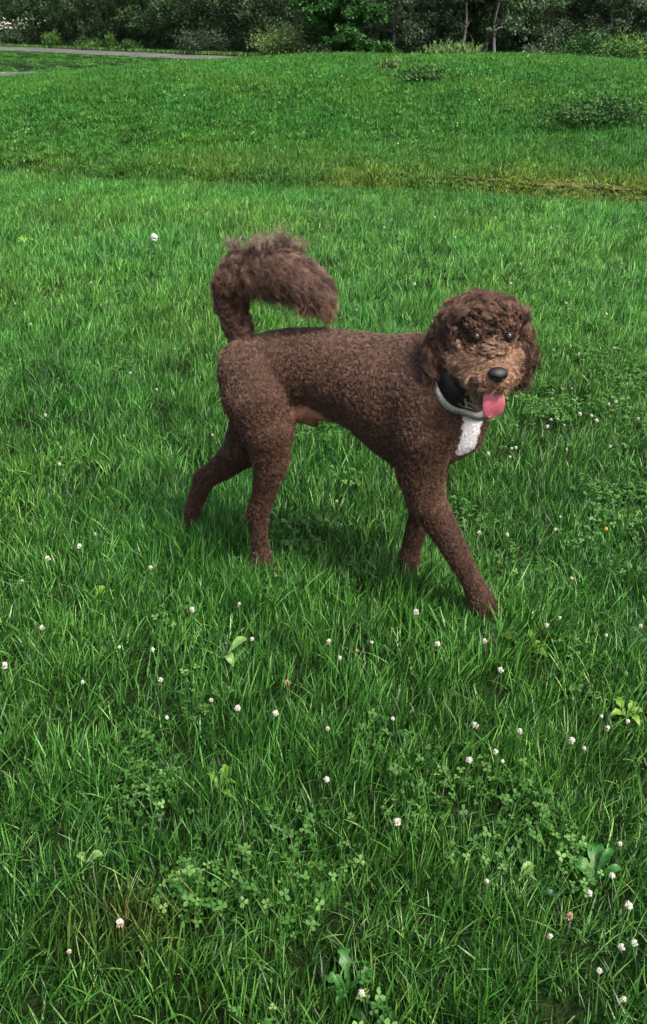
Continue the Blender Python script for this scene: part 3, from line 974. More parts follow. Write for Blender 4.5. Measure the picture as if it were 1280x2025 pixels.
weed(430, 1535, 0.05, [(70, .09, .034, .8, .3), (130, .08, .03, .7, .4), (10, .07, .03, .7, .5), (-40, .07, .028, .5, .4)], 'yellow', 'yellow-green weed in the left middle of the foreground', WG, jag=.2)
weed(165, 1672, 0.06, [(30, .055, .036, .6, .4), (150, .045, .03, .6, .4)], 'pale', 'pale rounded weed leaf in the left foreground', WG)
weed(360, 1722, 0.05, [(45, .07, .04, .7, .4), (-30, .08, .036, .5, .5), (120, .07, .034, .6, .3)], 'yellow', 'yellowish broad weed above the browned patch', WG)
weed(690, 1920, 0.05, [(100, .09, .034, .9, .3), (30, .08, .032, .7, .4), (170, .08, .03, .7, .5), (240, .07, .03, .6, .5)], 'green', 'upright green weed low in the middle of the foreground', WG, jag=.3)
weed(735, 2000, 0.05, [(20, .09, .042, .5, .5), (150, .08, .036, .5, .5)], 'green', 'broad green weed at the bottom edge of the picture', WG)
weed(50, 470, 0.05, [(90, .10, .05, .7, .4), (20, .09, .05, .6, .4), (160, .1, .05, .6, .4), (240, .09, .05, .5, .4)], 'yellow', 'yellow-green weed on the far lawn at the left', WG)
weed(150, 690, 0.05, [(80, .09, .035, .8, .3), (10, .08, .03, .6, .4), (160, .08, .03, .6, .4)], 'green', 'green weed in the lawn left of the rump of the dog', WG)

# dandelion clock standing on the far lawn
p = on_plane_z(310, 528, 0.0)
dz = float(terrain(p[0], p[1]))
de = empty('dandelion', (p[0], p[1], dz), 'dandelion seed head on a tall stem left of the tail', 'dandelion')
mesh_obj('stem', *tube(np.array([[0, 0, -.02], [.004, 0, .06], [.002, 0, .12], [.006, 0, .165]]), [.0022] * 4, 6), stem_mat, de, True)
V, F = clover_head(44, 130, 0.021)
V[:, 2] = V[:, 2] + .17
mesh_obj('seed_head', V, F, plain_material('seed_fluff', (0.6, 0.6, 0.55), 0.9, 0.1, 0.15, 200), de)

# ------------------------------------------------------------------ the dog
YAW = math.radians(21)
HEAD_U = np.array([math.cos(YAW), -math.sin(YAW), 0])        # where the body points
LAT = np.array([math.sin(YAW), math.cos(YAW), 0])            # towards the far side
MID = 1.955


def J(px, py, w=0.0):
    d = ray(px, py)
    t = (MID + w - CAMP @ LAT) / (d @ LAT)
    return CAMP + d * t


GH = 0.0075
G0 = np.array([-0.62, 1.50, -0.03])
GN = np.array([int(1.35 / GH), int(1.05 / GH), int(1.02 / GH)])
FIELD = np.full(GN, 0.25, np.float32)
PARTS = []


def grid(lo, hi):
    a = np.clip(((np.asarray(lo) - G0) / GH).astype(int), 0, GN - 1)
    b = np.clip(((np.asarray(hi) - G0) / GH).astype(int) + 2, 1, GN)
    ax = [G0[i] + GH * np.arange(a[i], b[i]) for i in range(3)]
    return a, b, np.stack(np.meshgrid(*ax, indexing='ij'), -1)


def smin(a, b, k):
    h = np.clip(0.5 + 0.5 * (b - a) / k, 0, 1)
    return b * (1 - h) + a * h - k * h * (1 - h)


def add(fn, lo, hi, tagname, k=0.03, carve=False):
    m = 0.10
    a, b, P = grid(np.asarray(lo) - m, np.asarray(hi) + m)
    s = tuple(slice(a[i], b[i]) for i in range(3))
    d = fn(P)
    if carve:
        FIELD[s] = -smin(-FIELD[s], d, k)
    else:
        FIELD[s] = smin(FIELD[s], d, k)
        PARTS.append((tagname, fn))


def cone(a, b, ra, rb, tagname, k=0.03, carve=False, squash=None):
    a, b = np.asarray(a, float), np.asarray(b, float)

    def fn(P):
        ab = b - a
        t = np.clip(((P - a) @ ab) / (ab @ ab), 0, 1)
        return np.linalg.norm(P - a - t[..., None] * ab, axis=-1) - (ra + (rb - ra) * t)
    R = max(ra, rb)
    add(fn, np.minimum(a, b) - R, np.maximum(a, b) + R, tagname, k, carve)


def chain(pts, tagname, k=0.03):
    """one limb: joints with radii, merged into the body as a whole"""
    Q = [(np.asarray(p, float), r_) for p, r_ in pts]

    def fn(P):
        out = None
        for (a, ra), (b, rb) in zip(Q[:-1], Q[1:]):
            ab = b - a
            t = np.clip(((P - a) @ ab) / (ab @ ab), 0, 1)
            d = np.linalg.norm(P - a - t[..., None] * ab, axis=-1) - (ra + (rb - ra) * t)
            out = d if out is None else smin(out, d, 0.006)
        return out
    R = max(r_ for _, r_ in Q)
    X = np.array([p for p, _ in Q])
    add(fn, X.min(0) - R, X.max(0) + R, tagname, k)


def ell(c, M, rad, tagname, k=0.03, carve=False):
    c, rad = np.asarray(c, float), np.asarray(rad, float)

    def fn(P):
        q = (P - c) @ M.T
        k0 = np.linalg.norm(q / rad, axis=-1)
        k1 = np.linalg.norm(q / rad ** 2, axis=-1) + 1e-9
        return k0 * (k0 - 1) / k1
    R = rad.max()
    add(fn, c - R, c + R, tagname, k, carve)


# trunk: section by section from the outline of back and belly
SEC = [(466, 705, 775, .035), (485, 678, 800, .072), (520, 660, 795, .080), (570, 651, 800, .070), (630, 650, 810, .074), (700, 658, 842, .093), (760, 665, 892, .108),
       (815, 665, 930, .116), (858, 672, 930, .106), (892, 712, 918, .084), (920, 765, 892, .062), (938, 795, 866, .034)]
tab = []
for px, t, b_, hw in SEC:
    T, B = J(px, t), J(px, b_)
    tab.append(((T @ HEAD_U + B @ HEAD_U) / 2, (T[2] + B[2]) / 2, (T[2] - B[2]) / 2 - 0.004, hw))
tab = np.array(tab)


def trunk_sdf(P):
    s = P @ HEAD_U
    w = P @ LAT - MID
    sc = np.clip(s, tab[0, 0], tab[-1, 0])
    zc, hz, hw = (np.interp(sc, tab[:, 0], tab[:, i]) for i in (1, 2, 3))
    zz = (P[..., 2] - zc) / hz
    hw = hw * (1 - 0.16 * np.clip(-zz, 0, 1))
    d = (np.sqrt((w / hw) ** 2 + np.abs(zz) ** 2.15) - 1) * np.minimum(hw, hz)
    return np.where(s == sc, d, np.sqrt(np.maximum(d, 0) ** 2 + (s - sc) ** 2) + np.minimum(d, 0))


lo = np.min([J(466, 650, -.1), J(940, 930, -.1)], 0) - .12
hi = np.max([J(466, 650, .1), J(940, 650, .1)], 0) + .12
add(trunk_sdf, lo, hi, 'body', 0.02)

NW, FW = -0.060, 0.055
# near hind leg: thigh, stifle, hock, foot
chain([(J(490, 735, -.050), .068), (J(507, 785, -.066), .076), (J(530, 846, -.074), .060), (J(536, 912, -.064), .041), (J(524, 970, -.06), .027), (J(514, 1012, -.058), .0225), (J(513, 1060, -.056), .0185), (J(518, 1108, -.055), .022)], 'leg', .018)
chain([(J(518, 1108, -.055), .022), (J(532, 1134, -.055), .027), (J(556, 1143, -.055), .022)], 'paw', .02)
# far hind leg, pushing off behind
chain([(J(505, 760, .045), .070), (J(505, 835, .055), .060), (J(478, 890, .06), .046), (J(442, 922, .06), .032), (J(408, 945, .058), .025), (J(394, 972, .058), .0225), (J(379, 1015, .056), .020), (J(369, 1050, .055), .021)], 'leg', .03)
chain([(J(370, 1050, .055), .021), (J(376, 1072, .055), .022), (J(390, 1082, .055), .017)], 'paw', .02)
cone(J(405, 940, .058), J(393, 942, .058), .020, .014, 'leg', .01)
cone(J(512, 1000, -.058), J(502, 1022, -.057), .022, .018, 'leg', .012)
# near front leg, reaching forward
chain([(J(842, 785, -.066), .074), (J(838, 850, -.080), .070), (J(832, 930, -.074), .052), (J(842, 985, -.07), .043), (J(868, 1030, -.066), .034), (J(905, 1095, -.06), .0265), (J(932, 1145, -.058), .0225), (J(952, 1186, -.056), .025)], 'leg', .022)
chain([(J(952, 1186, -.056), .025), (J(968, 1216, -.056), .029), (J(988, 1230, -.056), .023)], 'paw', .02)
# far front leg, under the chest
chain([(J(850, 860, .055), .060), (J(845, 950, .055), .042), (J(836, 1010, .055), .030), (J(820, 1060, .055), .0235), (J(808, 1105, .055), .021)], 'leg', .03)
chain([(J(808, 1105, .055), .024), (J(803, 1140, .055), .027), (J(816, 1150, .055), .021)], 'paw', .02)
# tail, curled up over the back
TAIL = [(J(484, 682), 0.024), (J(468, 640), 0.025), (J(458, 600), 0.028), (J(459, 565), 0.031), (J(476, 540), 0.033), (J(510, 530), 0.034), (J(550, 534), 0.033), (J(590, 548), 0.030), (J(618, 568), 0.023), (J(634, 590), 0.014)]
chain(TAIL, 'tail', .02)
# sheath under the loin
cone(J(588, 816, -.04), J(622, 836, -.04), .022, .012, 'skin', .012)
cone(J(600, 812, -.05), J(650, 830, -.045), .014, .009, 'skin', .012)

# head, turned to the camera
HC = J(953, 657, -0.05)
hp = math.radians(5)                                        # nose tipped down
HR = np.array([1.0, 0.10, -0.015]); HR /= np.linalg.norm(HR)
HF = np.array([0.10, -math.cos(hp), -math.sin(hp)]); HF -= HR * (HF @ HR); HF /= np.linalg.norm(HF)
HU = np.cross(HR, HF) * -1.0
if HU[2] < 0:
    HU = -HU
HM = np.stack([HR, HF, HU])


def H(r_, f, u):
    return HC + HR * r_ + HF * f + HU * u


ell(H(0, -.005, .0), HM, (.068, .082, .061), 'head', .02)
ell(H(0, .035, .028), HM, (.055, .045, .040), 'head', .03)
for s in (-1, 1):
    ell(H(.034 * s, .040, -.036), HM, (.034, .042, .036), 'muzzle', .025)
    ell(H(.034 * s, .058, .043), HM, (.024, .018, .012), 'head', .02)
cone(H(0, .045, -.028), H(0, .120, -.042), .045, .034, 'muzzle', .025)
for s in (-1, 1):
    ell(H(.022 * s, .112, -.048), HM, (.026, .028, .020), 'muzzle', .015)
cone(H(0, .03, -.068), H(-.004, .092, -.096), .032, .018, 'jaw', .012)
ell(H(0, .105, -.072), np.stack([HR, HF, HU]), (.030, .048, .009), 'mouth', .006, carve=True)
MOUTH = H(0, .100, -.072)
for s in (-1, 1):                                            # hanging ears
    chain([(H(.058 * s, -.014, .036), .020), (H(.080 * s, -.004, .010), .017), (H(.090 * s, .008, -.030), .018), (H(.092 * s, .010, -.074), .015)], 'ear', .008)
# neck
chain([(J(830, 755, .0), .094), (J(880, 752, -.008), .074), (J(922, 738, -.026), .060), (HC - HF * .03 - HU * .02, .056)], 'neck', .03)
cone(J(902, 805, 0), J(913, 855, 0), .058, .048, 'chest', .03)


def surface_nets(F, h, o):
    S = F < 0
    n = F.shape
    c = [S[i:n[0] - 1 + i, j:n[1] - 1 + j, k:n[2] - 1 + k] for i in (0, 1) for j in (0, 1) for k in (0, 1)]
    cnt = np.sum(c, 0)
    act = (cnt > 0) & (cnt < 8)
    idx = -np.ones(act.shape, int)
    idx[act] = np.arange(act.sum())
    I = np.argwhere(act)
    acc = np.zeros((len(I), 3)); num = np.zeros(len(I))
    cor = [(i, j, k) for i in (0, 1) for j in (0, 1) for k in (0, 1)]
    for a in cor:
        for ax in range(3):
            if a[ax] == 0:
                b_ = list(a); b_[ax] = 1
                fa = F[I[:, 0] + a[0], I[:, 1] + a[1], I[:, 2] + a[2]]
                fb = F[I[:, 0] + b_[0], I[:, 1] + b_[1], I[:, 2] + b_[2]]
                x_ = (fa < 0) != (fb < 0)
                t = np.where(x_, fa / np.where(x_, fa - fb, 1), 0)
                p = np.tile(np.array(a, float), (len(I), 1)); p[:, ax] += t
                acc += p * x_[:, None]; num += x_
    V = o + h * (I + acc / num[:, None])
    quads = []
    for ax in range(3):
        o1, o2 = [(1, 2), (2, 0), (0, 1)][ax]
        sl0 = [slice(1, n[i] - 1) for i in range(3)]; sl0[ax] = slice(0, n[ax] - 1)
        sl1 = list(sl0); sl1[ax] = slice(1, n[ax])
        A, B = S[tuple(sl0)], S[tuple(sl1)]
        E = np.argwhere(A != B)
        flip = A[tuple(E.T)]
        st = np.array([1, 1, 1]); st[ax] = 0
        E = E + st
        q = []
        for d1, d2 in ((1, 1), (0, 1), (0, 0), (1, 0)):
            g = E.copy(); g[:, o1] -= d1; g[:, o2] -= d2
            q.append(idx[tuple(g.T)])
        q = np.stack(q, 1)
        q[~flip] = q[~flip][:, ::-1]
        quads.append(q)
    Q = np.concatenate(quads)
    return V, Q[(Q >= 0).all(1)]


BV, BF = surface_nets(FIELD, GH, G0)


def relax(V, F, it=3, lam=0.5):
    E = np.concatenate([F[:, [0, 1]], F[:, [1, 2]], F[:, [2, 3]], F[:, [3, 0]]])
    for _ in range(it):
        A = np.zeros_like(V); N = np.zeros(len(V))
        np.add.at(A, E[:, 0], V[E[:, 1]]); np.add.at(N, E[:, 0], 1)
        np.add.at(A, E[:, 1], V[E[:, 0]]); np.add.at(N, E[:, 1], 1)
        V = V + lam * (A / np.maximum(N, 1)[:, None] - V)
    return V


BV = relax(BV, BF, 2)
TAGS = ['body', 'leg', 'paw', 'tail', 'skin', 'head', 'muzzle', 'jaw', 'ear', 'neck', 'chest']


def tag_dist(P):
    out = np.full((len(TAGS), len(P)), 9.0)
    for tg, fn in PARTS:
        k_ = TAGS.index(tg)
        out[k_] = np.minimum(out[k_], fn(P))
    return out


def hcoord(P):
    q = P - HC
    return q @ HR, q @ HF, q @ HU


BROWN = np.array([0.138, 0.071, 0.042]); TAN = np.array([0.45, 0.255, 0.145]); WHITE = np.array([0.86, 0.85, 0.84])
EYES = [H(-.0335, .0770, .0215), H(.0335, .0770, .0215)]
NOSE = H(0, .152, -.031)


# ---- collar ring position (needed to keep the fur short beneath it)
C0, C1 = J(884, 752, -.01), HC - HF * .055 - HU * .05
CAX = np.array([0.62, -0.50, 0.46]); CAX = CAX / np.linalg.norm(CAX)
CC = J(916, 748, -.022) + CAX * .014


def skin_hit(px, py):
    """first body surface point seen through a pixel"""
    dv = ray(px, py)
    t = np.arange(1.4, 3.2, 0.003)
    Q = CAMP + dv * t[:, None]
    I = np.round((Q - G0) / GH).astype(int)
    ok = ((I >= 0) & (I < GN)).all(1)
    f = np.where(ok, FIELD[tuple(np.clip(I, 0, GN - 1).T)], 1)
    return Q[np.argmax(f < 0)] if (f < 0).any() else None


BIB = [(skin_hit(*p), r_) for p, r_ in (((936, 803), .029), ((934, 832), .027), ((929, 858), .026), ((920, 884), .024), ((908, 910), .020), ((899, 932), .014))]
BIB = [(p, r_) for p, r_ in BIB if p is not None]


def bib(P, N):
    """white patch down the front of the chest"""
    out = np.zeros(len(P), bool)
    for (a, ra), (b, rb) in zip(BIB[:-1], BIB[1:]):
        ab = b - a
        t = np.clip(((P - a) @ ab) / (ab @ ab), 0, 1)
        out |= np.linalg.norm(P - a - t[:, None] * ab, axis=1) < (ra + (rb - ra) * t) * (1 + .10 * np.sin(P[:, 2] * 300))
    return out & (tag_dist(P)[[5, 6, 7]].min(0) > .012) & ((P - CC) @ CAX < -.004)


def coat_colour(P, N, rng):
    td = tag_dist(P)
    n = len(P)
    C = np.tile(BROWN, (n, 1))
    r_, f, u = hcoord(P)
    hd = np.min(td[[5, 6, 7]], 0) < np.min(td[[0, 8, 9]], 0)
    # tan face: muzzle and cheeks, fading up between the eyes
    m = np.clip((.018 - u) / .05, 0, 1) * np.clip((f - .0) / .05, 0, 1)
    m = np.maximum(m, np.clip(1 - np.abs(r_) / .022, 0, 1) * np.clip((f - .070) / .03, 0, 1) * np.clip((.022 - u) / .02, 0, 1))
    m = m * hd
    m = np.clip(m * (0.85 + 0.3 * rng.normal(size=n)), 0, 1)[:, None]
    C = C * (1 - m) + TAN * m
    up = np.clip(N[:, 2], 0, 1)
    g = (0.75 * up ** 0.7 * (td[5] > .02))[:, None] * rng.random(n)[:, None]           # grey sheen of top light painted into hair that faces up
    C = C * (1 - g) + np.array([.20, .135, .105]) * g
    hg = (hd & (u > .0))[:, None] * (0.25 * rng.random(n)[:, None])
    C = C * (1 - hg) + np.array([.17, .115, .095]) * hg
    ed_ = np.min([np.linalg.norm(P - e, axis=1) for e in EYES], 0)
    C[ed_ < .020] *= 0.65
    b_ = bib(P, N)
    C[b_] = WHITE
    lg = ((td[2] < .006) | ((td[1] < .006) & (P[:, 2] < .30)))
    C[lg] *= np.array([0.72, 0.68, 0.68])
    return C, td, hd, b_


def vert_normals(V, F):
    n = np.cross(V[F[:, 2]] - V[F[:, 0]], V[F[:, 3]] - V[F[:, 1]])
    N = np.zeros_like(V)
    for k_ in range(4):
        np.add.at(N, F[:, k_], n)
    return N / (np.linalg.norm(N, axis=1)[:, None] + 1e-12)


BN = vert_normals(BV, BF)
if np.mean((BV - BV.mean(0))[:, 2] * BN[:, 2]) < 0:
    BF = BF[:, ::-1].copy(); BN = -BN
rg = np.random.default_rng(3)
VC, vtd, vhd, vb = coat_colour(BV, BN, rg)
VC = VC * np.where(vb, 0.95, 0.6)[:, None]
sk = vtd[4] < .006
VC[sk] = (0.20, 0.095, 0.062)
mo = np.linalg.norm((BV - MOUTH) @ HM.T / np.array([.033, .05, .013]), axis=1) < 1.12
VC[mo] = (0.030, 0.012, 0.012)

DOG_AT = np.array([0.06, 2.03, 0.0])
dog = empty('dog', DOG_AT, 'curly chocolate brown dog with white chest walking across the grass, tongue out', 'dog')
skin_mat, nt, b = new_mat('dog_skin')
a = nd(nt, 'ShaderNodeAttribute', attribute_name='col')
nt.links.new(a.outputs['Color'], b.inputs['Base Color'])
b.inputs['Roughness'].default_value = 0.75
b.inputs['Specular IOR Level'].default_value = 0.15
mesh_obj('body', BV - DOG_AT, BF, skin_mat, dog, True, {'col': ('FLOAT_COLOR', 'POINT', VC)})

# ---- fur
def sample_roots(n, w, rng):
    tri = np.concatenate([BF[:, [0, 1, 2]], BF[:, [0, 2, 3]]])
    ar = np.linalg.norm(np.cross(BV[tri[:, 1]] - BV[tri[:, 0]], BV[tri[:, 2]] - BV[tri[:, 0]]), axis=1)
    ar = ar * w[tri].mean(1)
    t = rng.choice(len(tri), n, p=ar / ar.sum())
    u, v = rng.random(n), rng.random(n)
    k_ = u + v > 1
    u[k_], v[k_] = 1 - u[k_], 1 - v[k_]
    wt = np.stack([1 - u - v, u, v], 1)[..., None]
    P = (BV[tri[t]] * wt).sum(1); N = (BN[tri[t]] * wt).sum(1)
    return P, N / np.linalg.norm(N, axis=1)[:, None]


def unit(v):
    return v / (np.linalg.norm(v, axis=-1, keepdims=True) + 1e-9)


ALLP, ALLR, ALLC, ALLN = [], [], [], []


def grow_fur(P, N, C, L, flow, lift, curl, turns, clump_size, clump, npts, rad, rng, grav=0.0, frizz=0.15, spread=0.80):
    n = len(P)
    ng = max(8, int(n / clump_size))
    gi = rng.choice(n, ng, replace=False)
    kd = kdtree.KDTree(ng)
    for q, i in enumerate(gi):
        kd.insert(P[i], q)
    kd.balance()
    near = np.array([kd.find(p)[1] for p in P])
    g = gi[near]
    Lg = L * (0.8 + 0.4 * rng.random(ng))[near] * (0.85 + 0.3 * rng.random(n))
    jit_g = rng.normal(0, 0.35, (ng, 3))[near]
    d = unit(flow[g] * 0.6 + flow * 0.4 + jit_g + rng.normal(0, frizz, (n, 3)))
    d = unit(d - N * np.sum(d * N, 1)[:, None] * 0.8)
    nn = unit(0.5 * N + 0.5 * N[g])
    t = np.linspace(0, 1, npts)[None, :, None]
    li = np.broadcast_to(lift, (n,))[:, None, None]
    Q = P[:, None] + Lg[:, None, None] * (nn[:, None] * li * (t - 0.45 * t * t) + d[:, None] * ((1 - 0.6 * li) * (0.35 * t + 0.65 * t * t)))
    Q[..., 2] -= (Lg[:, None] * grav * (t[..., 0] ** 2))
    e1 = unit(np.cross(d, nn)); e2 = unit(np.cross(e1, unit(d + nn * 0.6)))
    ph = (rng.random(ng) * 6.283)[near] + rng.normal(0, .25 + 2 * frizz, n)
    tu = (turns * (0.7 + 0.6 * rng.random(ng)))[near]
    A = np.broadcast_to(curl, (n,)) * (0.7 + 0.6 * rng.random(ng))[near]
    an = ph[:, None] + tu[:, None] * 6.283 * t[..., 0]
    env = np.minimum(1, t[..., 0] * 2.2)
    Q = Q + (A[:, None] * env * (np.cos(an)))[..., None] * e1[:, None] + (A[:, None] * env * np.sin(an))[..., None] * e2[:, None]
    Q = Q + (P[g] - P)[:, None] * (clump * t ** 0.8)
    R = rad * (1 - 0.65 * t[0, :, 0] ** 2)[None] * (0.8 + 0.4 * rng.random(n))[:, None]
    cv = (0.93 - 0.45 * spread + spread * rng.random(ng) ** 1.3)[near] * (0.75 + 0.5 * rng.random(n))
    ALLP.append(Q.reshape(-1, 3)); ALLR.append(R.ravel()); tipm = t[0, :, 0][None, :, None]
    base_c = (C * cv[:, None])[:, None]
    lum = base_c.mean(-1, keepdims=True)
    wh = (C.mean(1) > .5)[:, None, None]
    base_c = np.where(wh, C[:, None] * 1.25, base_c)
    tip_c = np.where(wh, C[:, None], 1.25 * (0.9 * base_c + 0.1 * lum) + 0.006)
    ALLC.append((base_c * 0.72 * (1 - tipm) + tip_c * tipm).reshape(-1, 3)); ALLN.append(np.full(n, npts))


ev = np.min([np.linalg.norm(BV - e, axis=1) for e in EYES], 0)
nose_d = np.linalg.norm((BV - NOSE) @ HM.T / np.array([.024, .018, .020]), axis=1)
bald = sk | mo | (nose_d < 1.0)
face = vhd & ~bald & (np.min(vtd[[5, 6, 7]], 0) < np.min(vtd[[1, 10]], 0))
earv = (vtd[8] < np.min(vtd[[0, 1, 5, 6, 7, 9, 10]], 0)) & ~bald
tailv = (vtd[3] < vtd[0] - .004)
bodyv = ~(face | earv | tailv | bald)
cz = np.abs((BV - CC) @ CAX)
collar_v = (cz < .016) & (np.linalg.norm(BV - CC, axis=1) < .14)

f1 = lambda a_: a_.astype(float)
back = -HEAD_U
dn = np.array([0, 0, -1.0])

# short woolly coat on trunk and legs
rg = np.random.default_rng(31)
P, N = sample_roots(210000, f1(bodyv) + .06 * f1(sk), rg)
C, td, hd, bb = coat_colour(P, N, rg)
low = np.clip((P[:, 2] - .05) / .3, 0, 1)
L = np.where(td[1] < np.minimum(td[0], .02), .0095, .0145) * np.where(td[2] < .01, 1.0, 1.0)
L = np.where(td[9] < td[0], .012, L)
L = np.where(bb, .009, L)
L = np.where((np.abs((P - CC) @ CAX) < .046) & (np.linalg.norm(P - CC, axis=1) < .125), .005, L)
fl_ = unit(back * 0.7 + dn * 0.8 + rg.normal(0, .15, (len(P), 3)))
legm = (td[1] < td[0]) & (P[:, 2] < .35)
fl_[legm] = unit(dn + 0.25 * back + rg.normal(0, .2, (legm.sum(), 3)))
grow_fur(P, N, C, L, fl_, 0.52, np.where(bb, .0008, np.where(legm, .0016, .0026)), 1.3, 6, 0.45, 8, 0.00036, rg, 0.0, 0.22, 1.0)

# curls on the skull, shaggy muzzle
P, N = sample_roots(32000, f1(face), rg)
C, td, hd, bb = coat_colour(P, N, rg)
r_, f, u = hcoord(P)
ed = np.min([np.linalg.norm(P - e, axis=1) for e in EYES], 0)
keep = ed > .0105
mz = (u < -.008) & (f > .04)
topm = np.clip((u + .005) / .03, 0, 1)
L = .023 + .013 * topm
L = np.where(f > .10, .015, L)
L = np.where(mz & (np.abs(r_) > .022) & (f > .04), .026, L)
L = np.where(mz & (u < -.050), .024, L)
L = np.where(ed < .036, np.minimum(L, .0035 + (ed - .010) * .38), L)
L = np.where((f > .125) & (u > -.06), .007, L)
fl_ = unit(HR * np.sign(r_)[:, None] * np.clip(np.abs(r_) / .05, 0.1, 1)[:, None] + dn * np.where(f > .02, -.55, .35)[:, None] - HF * np.where(f > .05, .55, .3)[:, None] + rg.normal(0, .2, (len(P), 3)))
rad_ = unit(HR * r_[:, None] + HU * np.where(u > -.03, .6 * (u + .03), 1.3 * (u + .03))[:, None] - HF * .035 + dn * .018)   # muzzle hair fans out from the nose
fl_[mz] = unit(rad_[mz] + rg.normal(0, .12, (mz.sum(), 3)))
cu = np.where(mz, .0010, .0060)
cu = np.where(ed < .036, .0012, cu)
lf = np.where(mz, .42, .75)
s_ = keep
s_ = keep & ~mz
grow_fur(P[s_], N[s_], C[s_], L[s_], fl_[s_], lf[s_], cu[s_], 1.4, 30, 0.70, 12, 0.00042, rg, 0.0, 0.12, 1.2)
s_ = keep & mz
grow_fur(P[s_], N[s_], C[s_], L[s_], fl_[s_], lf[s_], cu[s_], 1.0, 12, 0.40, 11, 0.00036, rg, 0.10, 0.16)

# ears: long waves hanging straight down
P, N = sample_roots(15000, f1(earv), rg)
C, td, hd, bb = coat_colour(P, N, rg)
C = np.tile(BROWN * .58, (len(P), 1)) * (0.8 + .5 * rg.random(len(P)))[:, None]
r_, f, u = hcoord(P)
fl_ = unit(dn[None] * 1.4 + HR * np.sign(r_)[:, None] * .12 + rg.normal(0, .15, (len(P), 3)))
grow_fur(P, N, C, np.full(len(P), .046), fl_, .22, .0052, 1.8, 46, .74, 13, 0.00042, rg, 0.15, 0.10, 1.1)

# plumed tail
P, N = sample_roots(30000, f1(tailv), rg)
C, td, hd, bb = coat_colour(P, N, rg)
TP = np.array([p for p, _ in TAIL])
di = np.array([np.argmin(np.linalg.norm(TP - p, axis=1)) for p in P])
tt = unit(np.gradient(TP, axis=0))[di]
s01 = di / (len(TP) - 1)
L = np.interp(s01, [0, .2, .4, .6, 1], [.012, .022, .040, .052, .050]) * (0.8 + .4 * rg.random(len(P)))
fl_ = unit(tt * 0.9 + dn * np.interp(s01, [0, .3, .5, 1], [0, .1, .75, .55])[:, None] + N * .5 + rg.normal(0, .2, (len(P), 3)))
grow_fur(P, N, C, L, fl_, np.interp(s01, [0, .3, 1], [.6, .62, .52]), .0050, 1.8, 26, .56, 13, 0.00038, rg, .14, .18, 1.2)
# a few loose wisps standing up from the top of the tail
wi = np.where((N[:, 2] > .70) & (s01 > .35) & (s01 < .75))[0]
for c0 in rg.choice(wi, 14, replace=False):
    k_ = np.where(np.linalg.norm(P - P[c0], axis=1) < .010)[0][:60]
    fw = np.tile(unit(np.array([rg.normal(.20, .45), rg.normal(0, .2), .8])), (len(k_), 1))
    if len(k_) > 10:
        grow_fur(P[k_], N[k_], np.tile([.20, .135, .098], (len(k_), 1)), np.full(len(k_), .068), fw, .90, .005, 1.3, 40, .8, 12, .0004, rg)

AP, AR, AC, AN = map(np.concatenate, (ALLP, ALLR, ALLC, ALLN))
hc = bpy.data.hair_curves.new('fur')
hc.add_curves([int(v) for v in AN])
hc.attributes['position'].data.foreach_set('vector', (AP - DOG_AT).astype(np.float32).ravel())
ra = hc.attributes.get('radius') or hc.attributes.new('radius', 'FLOAT', 'POINT')
ra.data.foreach_set('value', AR.astype(np.float32))
ca = hc.attributes.new('col', 'FLOAT_COLOR', 'POINT')
ca.data.foreach_set('color', np.c_[AC, np.ones(len(AC))].astype(np.float32).ravel())
fur_mat, nt, b = new_mat('fur')
a = nd(nt, 'ShaderNodeAttribute', attribute_name='col')
nt.links.new(a.outputs['Color'], b.inputs['Base Color'])
b.inputs['Roughness'].default_value = 0.5
b.inputs['Specular IOR Level'].default_value = 0.25
hc.materials.append(fur_mat)
fur = bpy.data.objects.new('fur', hc)
COL.objects.link(fur)
fur.parent = dog
SC.cycles_curves.shape = 'RIBBONS'


# ---- eyes, nose, tongue
def uv_ball(c, M, rad, nu=20, nv=12, fn=None):
    V, F = [], []
    for i in range(nv + 1):
        for j in range(nu):
            a_, b2 = math.pi * i / nv, 2 * math.pi * j / nu
            q = np.array([math.sin(a_) * math.cos(b2), math.sin(a_) * math.sin(b2), math.cos(a_)])
            if fn:
                q = fn(q)
            V.append(c + (q * rad) @ M)
    for i in range(nv):
        for j in range(nu):
            F.append([i * nu + j, (i + 1) * nu + j, (i + 1) * nu + (j + 1) % nu, i * nu + (j + 1) % nu])
    return np.array(V), np.array(F)


eye_mat, nt, b = new_mat('eye_brown')
b.inputs['Base Color'].default_value = (0.018, 0.009, 0.005, 1)
b.inputs['Roughness'].default_value = 0.22
lid_mat = plain_material('eyelid', (0.020, 0.012, 0.010), 0.6, 0.3, 0.2, 200)
iris_mat, nt, b = new_mat('iris_amber')
b.inputs['Base Color'].default_value = (0.032, 0.013, 0.006, 1)
b.inputs['Roughness'].default_value = 0.22
for e in EYES:
    V, F = uv_ball(e - DOG_AT, HM, np.array([.0108, .0100, .0098]))
    eo = mesh_obj('eye', V, F, eye_mat, dog, True)
    V, F = uv_ball(e - DOG_AT + HF * .0030 - HU * .0006, HM, np.array([.0078, .0074, .0076]))
    mesh_obj('iris', V, F, iris_mat, eo, True)
    V, F = uv_ball(e - DOG_AT + HF * .0066 - HU * .0006, HM, np.array([.0042, .0041, .0042]))
    mesh_obj('pupil', V, F, eye_mat, eo, True)
    # lids: a dark rim above and below
    th = np.linspace(0, 2 * np.pi, 25)
    rim = np.stack([e - DOG_AT + HR * .0120 * math.cos(q) + HU * .0082 * math.sin(q) + HF * (.0045 - .004 * abs(math.cos(q))) for q in th])
    mesh_obj('eyelid', *tube(rim, np.full(25, .0030), 6), lid_mat, eo, True)

